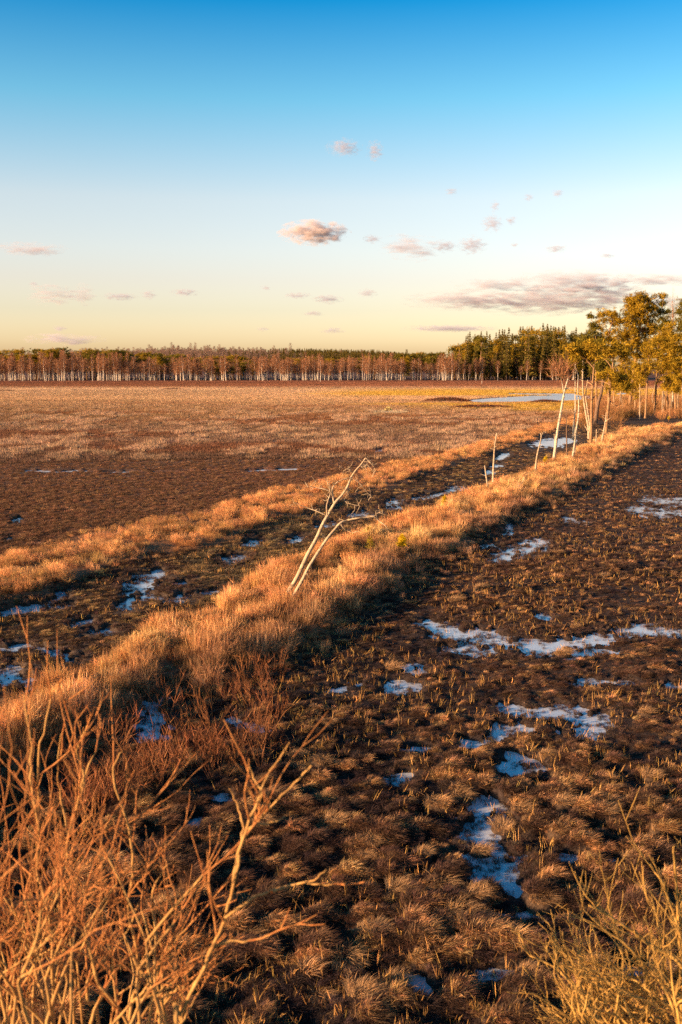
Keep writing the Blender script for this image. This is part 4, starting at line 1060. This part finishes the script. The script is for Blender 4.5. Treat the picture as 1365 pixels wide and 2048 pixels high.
def tussock(px, py, s, label, flat=1.0):
    g = at(px, py); z = float(height(np.array([g.x]), np.array([g.y]))[0])
    e = empty('sedge_tussock', (g.x, g.y, max(z, .0) - .02), label, 'tussock', GT); e.rotation_euler = (0, 0, rt.normal(0, .6)); e.scale = (s * .9, s * .9, s * .9 * flat)
    put(bpy.data.objects.new('mound', tmd[int(rt.integers(3))]), e)
    b = bpy.data.objects.new('blades', tus[int(rt.integers(5))]); b['kind'] = 'stuff'; b.location = (0, 0, .06); put(b, e)
for px, py, s, lab in [(1125, 1312, 1.5, 'round pale tussock standing in the long pool'), (785, 1342, 1.5, 'wide pale tussock beside the small pool under the bank'), (1115, 1110, 1.3, 'pale tussock between the thin pool and the reddish sedge'),
                       (908, 1208, 1.4, 'domed pale tussock on the dark sedge below the bank'), (1210, 1158, 1.0, 'small round pale tussock out in the reddish sedge'), (1150, 1258, .9, 'yellowish tussock behind the long pool'),
                       (960, 1182, 1.2, 'flat pale tussock on the shaded sedge behind the domed one'), (1212, 960, 1.6, 'reddish pale tussock below the grove bank'), (885, 1785, 1.2, 'bleached tussock left of the narrow channel'),
                       (915, 1840, 1.3, 'combed bleached tussock below the end of the narrow channel'), (1040, 1632, 1.1, 'round bleached tussock right of the top of the narrow channel'), (745, 1688, 1.1, 'combed tussock in the open sedge left of the channel'),
                       (1210, 1640, 1.1, 'combed tussock in the sedge right of the channel'), (690, 1935, 1.3, 'long combed tussock low in the dark sedge'), (720, 2010, 1.1, 'tussock with bright edge at the bottom of the view'),
                       (1300, 1560, 1.1, 'bleached tussock near the right edge above the yellow bush'), (1290, 1432, 1.0, 'orange tussock right of the forked pool')]:
    tussock(px, py, s, lab, .9)
for i in range(40):
    px = rt.uniform(480, 1360); py = rt.uniform(1420, 2030)
    sz = rt.uniform(.7, 1.15)
    tussock(px, py, sz, ('small' if sz < .85 else 'middling' if sz < 1 else 'large') + ' bleached sedge tussock ' + ('near the willow shoot' if px < 640 else 'close to the narrow channel' if px < 1100 and py < 1850 else
            'below the narrow channel' if px < 1100 else 'beside the yellow willow bush' if py > 1700 else 'between forked pool and yellow bush'), .85)

# ------------------------------------------------------------------ willow shrubs in front of the lookout
def shrub(name, root, label, stems, mat, twig, seed, Y, filler, fan, r_stem=.016, spread_y=.6, twigs=.5):
    """stems: pixel lines of the ones that can be followed; filler: number of further stems; fan(r) gives a pixel line for one."""
    r = np.random.default_rng(seed); o = Vector(root)
    e = empty(name, o, label, 'shrub')
    lines = [(s, Y + r.normal(0, spread_y * .35), r_stem) for s in stems]
    for pts, y, rs in lines:
        P = [at_depth(px, py, y + r.normal(0, .04)) - o for px, py in pts]
        k0 = P[0]; foot = Vector((k0.x * .75 + r.normal(0, .06), k0.y * .7 + r.normal(0, .06), -.1)); rooted = pts[0][1] > 2000
        if rooted: P = [foot, foot.lerp(k0, .5) + Vector((r.normal(0, .06), r.normal(0, .06), 0))] + P
        else: rs *= .62
        P = catmull(P, 4); n = len(P); i0 = 9 if rooted else 3
        if n > 6:
            for i in range(i0, n - 1): P[i] = P[i] + Vector((r.normal(0, .003), r.normal(0, .003), r.normal(0, .003)))
        rad = [rs * (1.0 - .66 * (i / (n - 1)) ** 1.2) for i in range(n)]
        mb = MB(); mb.tube(P, rad, 7); so = mb.build('stem', M[mat], e)
        tw = MB(); any_ = False
        for i in range(i0, n - 1):
            for _ in range(int(r.uniform() < twigs)):
                d0 = (P[min(i + 1, n - 1)] - P[i]).normalized()
                d = (d0 * .8 + Vector((r.normal(0, .55), r.normal(0, .5), r.uniform(-.05, .6)))).normalized(); L = r.uniform(.18, .62)
                q = [P[i]]; dd = d.copy()
                for s in range(4):
                    dd = (dd + Vector((r.normal(0, .14), r.normal(0, .14), r.normal(.08, .10)))).normalized(); q.append(q[-1] + dd * L / 4)
                tw.tube(q, [min(rad[i] * .6, .0055), .0048, .004, .003, .002], 5); any_ = True
                for s in (1, 2, 3):
                    if r.uniform() < .55:
                        d2 = (dd + Vector((r.normal(0, .6), r.normal(0, .5), r.uniform(0, .6)))).normalized(); l2 = L * r.uniform(.25, .55)
                        tw.tube([q[s], q[s] + d2 * l2 * .5 + Vector((0, 0, -.006)), q[s] + d2 * l2], [.0036, .0028, .0016], 4)
        if any_: tw.build('twig', M[twig], so)['kind'] = 'stuff'
    for _ in range(filler):                                   # stems that fork again and again
        (x0, y0), (x1, top) = fan(r); y = Y + r.normal(0, spread_y)
        a = at_depth(x0, y0, y) - o; goal = at_depth(x1, top, y + r.normal(0, .25)) - o
        mb = MB(); tw = MB(); reach = (goal - a).length; rs = r_stem * r.uniform(.55, .9)
        foot = Vector((a.x * .75, a.y * .7, -.1)); mb.tube([foot, foot.lerp(a, .5), a], [rs * 1.35, rs * 1.2, rs], 6)
        def grow(p, d, L, rad, level):
            q = [p]; dd = d.copy(); k = 4; bend = Vector((r.normal(0, .07), r.normal(0, .07), .045))
            for s_ in range(k):
                dd = dd + bend + Vector((r.normal(0, .06), r.normal(0, .06), 0)); dd.z = max(dd.z, .12 + .25 * (level < 2)); dd.normalize(); q.append(q[-1] + dd * L / k)
            (mb if level < 2 else tw).tube(q, list(np.linspace(rad, max(rad * .72, .0018), k + 1)), 6 if level < 2 else 5)
            if level >= 4 or rad < .0022: return
            for sg in ((1, -1) if r.uniform() < .85 else (1,)):
                ax = Vector((r.normal(0, 1), r.normal(0, 1), r.normal(0, .3))).normalized(); side_ = dd.cross(ax).normalized()
                ang = r.uniform(.16, .62) * (1 if sg > 0 else 1.2)
                grow(q[-1], (dd * math.cos(ang) + side_ * math.sin(ang) * sg).normalized(), L * r.uniform(.55, .95), rad * r.uniform(.58, .78), level + 1)
            if r.uniform() < .55:
                ax = Vector((r.normal(0, 1), r.normal(0, 1), .2)).normalized()
                grow(q[2], (dd * .75 + ax * .65).normalized(), L * r.uniform(.35, .6), rad * .5, level + 2)
        grow(a, (goal - a).normalized(), reach * r.uniform(.26, .36), rs, 0)
        so = mb.build('stem', M[mat], e)
        if tw.n: tw.build('twig', M[twig], so)['kind'] = 'stuff'
    return e

def c6(*pts): return [(x / 1.95, 1400 + y / 1.95) for x, y in pts]
def c7(*pts): return [(665 + x / 1.95, 1600 + y / 1.95) for x, y in pts]
lead = [c6((690, 1300), (705, 1230), (800, 1040), (860, 900), (905, 760), (930, 600), (955, 540), (1000, 480), (1080, 390), (1150, 325), (1215, 255)),
        c6((900, 780), (935, 600), (948, 500), (935, 430), (915, 385), (895, 345)), c6((950, 545), (985, 490), (1040, 485), (1080, 472), (1110, 455)),
        c6((930, 600), (975, 470), (1000, 410), (1025, 340), (1075, 250), (1130, 165)), c6((1000, 415), (1022, 365), (990, 300), (975, 260)), c6((985, 450), (1000, 405), (975, 350), (958, 330)),
        c6((880, 850), (960, 790), (1060, 745), (1170, 715), (1240, 690), (1275, 660)), c6((1060, 748), (1150, 720), (1230, 718), (1300, 720)), c6((840, 960), (900, 940), (960, 942), (1035, 937))]
trunk = [c6((212, 1300), (212, 1150), (205, 1000), (200, 870), (165, 740), (148, 660), (152, 500), (150, 330), (155, 200), (185, 60), (212, -50)),
         c6((205, 880), (240, 760), (265, 620), (260, 500), (232, 350), (228, 250), (240, 130)), c6((185, 1300), (150, 1100), (125, 1010), (80, 920), (0, 850)),
         c6((150, 480), (120, 300), (125, 180), (105, 60), (95, -20)), c6((390, 1300), (345, 1180), (350, 1080), (420, 1000), (500, 900), (540, 800)),
         c6((500, 1300), (545, 1100), (530, 960), (500, 800), (520, 640), (500, 500), (440, 290), (480, 200)), c6((260, 560), (300, 420), (350, 250), (385, 190)), c6((700, 1300), (690, 1080), (610, 900), (600, 750), (655, 640)),
         c6((560, 1080), (640, 1000), (720, 900), (830, 780)), c6((300, 420), (330, 300), (300, 200), (340, 100))]
def fan_left(r):
    x0 = r.uniform(-140, 360); x1 = x0 * .85 + r.normal(10, 95); top = np.interp(x1, [-150, 0, 110, 200, 300, 380, 480], [1440, 1460, 1490, 1560, 1660, 1730, 1830]) + abs(r.normal(0, 90)) + 25
    return (x0, 2090), (x1, top)
shrub('willow_shrub', (-1.55, 5.0, 0), 'large leafless orange-barked willow bush filling the lower left below the lookout', trunk, 'willow_bark', 'willow_twig', 1, 5.0, 56, fan_left, .0122, .5, .25)
shrub('willow_shrub', (-.70, 4.25, 0), 'slender willow shoot with long bare arching branches, right of the large willow bush', lead, 'willow_bark', 'willow_twig', 2, 4.25, 0, fan_left, .0115, .08, .10)
right = [c7((1500, 1000), (1365, 780), (1300, 720), (1230, 690), (1150, 688), (1060, 650), (960, 630)), c7((1480, 900), (1365, 650), (1250, 570), (1150, 500), (1070, 450), (1000, 410)),
         c7((1400, 1000), (1320, 870), (1240, 720), (1180, 600), (1120, 540), (1080, 420), (1075, 340)), c7((1450, 950), (1365, 560), (1330, 440), (1290, 330), (1240, 250)),
         c7((1400, 1000), (1200, 870), (1130, 780), (1050, 700), (950, 680)), c7((1150, 690), (1090, 640), (1040, 560), (1010, 480)), c7((1365, 820), (1290, 825), (1220, 820)), c7((1450, 1000), (1365, 640), (1340, 330), (1330, 180))]
def fan_right(r):
    x0 = r.uniform(1180, 1480); a = r.uniform(0, 1); x1 = x0 - 60 - 190 * a + r.normal(0, 45); top = np.interp(x1, [1000, 1130, 1230, 1365, 1450], [1940, 1870, 1790, 1730, 1720]) + abs(r.normal(0, 75)) + 15
    return (x0, 2100), (x1, top)
shrub('willow_shrub', (2.9, 6.3, 0), 'dense yellow-barked bare willow bush in the lower right corner', right, 'bush_bark', 'bush_bark', 3, 6.3, 62, fan_right, .0175, .5, .25)

# ------------------------------------------------------------------ clouds
def ico():
    import bmesh
    bm = bmesh.new(); bmesh.ops.create_icosphere(bm, subdivisions=2, radius=1.0)
    me = bpy.data.meshes.new('cloud'); bm.to_mesh(me); bm.free(); return me
CL = {}
for k in ('cloud', 'cloud_thin', 'cloud_bright'):
    CL[k] = ico(); CL[k].materials.append(M[k])
GC = 'small clouds over the horizon'
def cloud(px, py, wpx, hpx, label, kind='cloud', D=5200):
    c = at_depth(px, py, D)
    o = put(bpy.data.objects.new('cloud', CL[kind])); o.location = c
    o.scale = (wpx * .74 / F * D, wpx * .35 / F * D + 40, hpx * .9 / F * D)
    tag(o, label, 'cloud', GC)
for a in [(628, 465, 105, 30, 'brightest pink cloud, a compact bar alone in the middle of the sky', 'cloud_bright'), (688, 295, 54, 22, 'wispy violet cloud highest in the sky', 'cloud_thin'), (750, 302, 28, 26, 'curled blue-grey wisp beside the highest violet cloud', 'cloud_thin'),
          (745, 478, 30, 12, 'small grey wisp just right of the pink bar cloud', 'cloud_thin'), (820, 495, 92, 34, 'ragged pink and grey cloud right of the pink bar cloud'), (890, 492, 40, 16, 'thin wisp right of the ragged pink cloud', 'cloud_thin'),
          (945, 490, 46, 24, 'grey puff at the end of the chain of ragged clouds', 'cloud_thin'), (985, 447, 34, 22, 'grey puff above the chain of ragged clouds', 'cloud_thin'), (1023, 440, 18, 12, 'tiny puff beside the upper grey puff', 'cloud_thin'),
          (990, 412, 14, 16, 'tiny upright wisp over the upper grey puff', 'cloud_thin'), (1058, 394, 16, 10, 'tiny grey puff high over the spruce wood', 'cloud_thin'), (1116, 386, 20, 10, 'highest tiny puff over the right-hand wood', 'cloud_thin'),
          (903, 383, 20, 8, 'faint speck of cloud between violet wisp and grey puffs', 'cloud_thin'), (1030, 490, 12, 7, 'tiny round puff right of the chain of ragged clouds', 'cloud_thin'), (1113, 497, 38, 10, 'faint thin wisp over the spruce wood', 'cloud_thin'),
          (1215, 511, 24, 7, 'small flat dark puff above the big cloud bank', 'cloud_thin'), (60, 498, 118, 18, 'long thin violet streak cloud at the left edge'), (105, 590, 76, 30, 'pink puffy cloud low at the left'), (165, 591, 42, 28, 'smaller pink puff next to the left pink cloud'),
          (240, 593, 56, 10, 'flat grey streak right of the two left pink puffs', 'cloud_thin'), (297, 589, 26, 14, 'small rounded puff in the low left chain', 'cloud_thin'), (370, 585, 46, 10, 'flat pinkish puff ending the low left chain', 'cloud_thin'),
          (595, 591, 46, 8, 'thin dark streak below the pink bar cloud', 'cloud_thin'), (657, 598, 52, 12, 'flat grey cloud below the pink bar cloud', 'cloud_thin'), (735, 586, 32, 12, 'small flat puff left of the big cloud bank', 'cloud_thin'),
          (625, 627, 40, 7, 'faint low streak under the flat grey cloud', 'cloud_thin'), (527, 658, 22, 6, 'tiny low streak above the hill spruces', 'cloud_thin'), (665, 661, 40, 8, 'faint low streak over the spruce ridge', 'cloud_thin'), (530, 576, 20, 6, 'tiny streak in the middle of the pale sky', 'cloud_thin'),
          (900, 657, 150, 9, 'long faint streak just above the spruce wood', 'cloud_thin'), (130, 679, 130, 16, 'long violet-grey cloud lowest over the left tree line'), (120, 657, 26, 8, 'tiny streak above the lowest left cloud', 'cloud_thin'), (68, 567, 14, 7, 'tiny speck over the left pink cloud', 'cloud_thin')]:
    cloud(*a)
GC = 'streaks of the big cloud bank over the grove'
for a in [(1000, 570, 150, 18, 'upper left streak of the big cloud bank'), (1150, 566, 200, 34, 'highest rounded part of the big cloud bank'), (930, 600, 190, 26, 'pink-edged left end of the big cloud bank'), (1090, 602, 270, 36, 'broad flat base of the big cloud bank'),
          (1310, 560, 150, 14, 'thin right-hand streak of the big cloud bank'), (1220, 590, 150, 40, 'grey bulk of the big cloud bank behind the tallest pine'), (1330, 605, 90, 18, 'low grey end of the cloud bank behind the grove')]:
    cloud(*a)
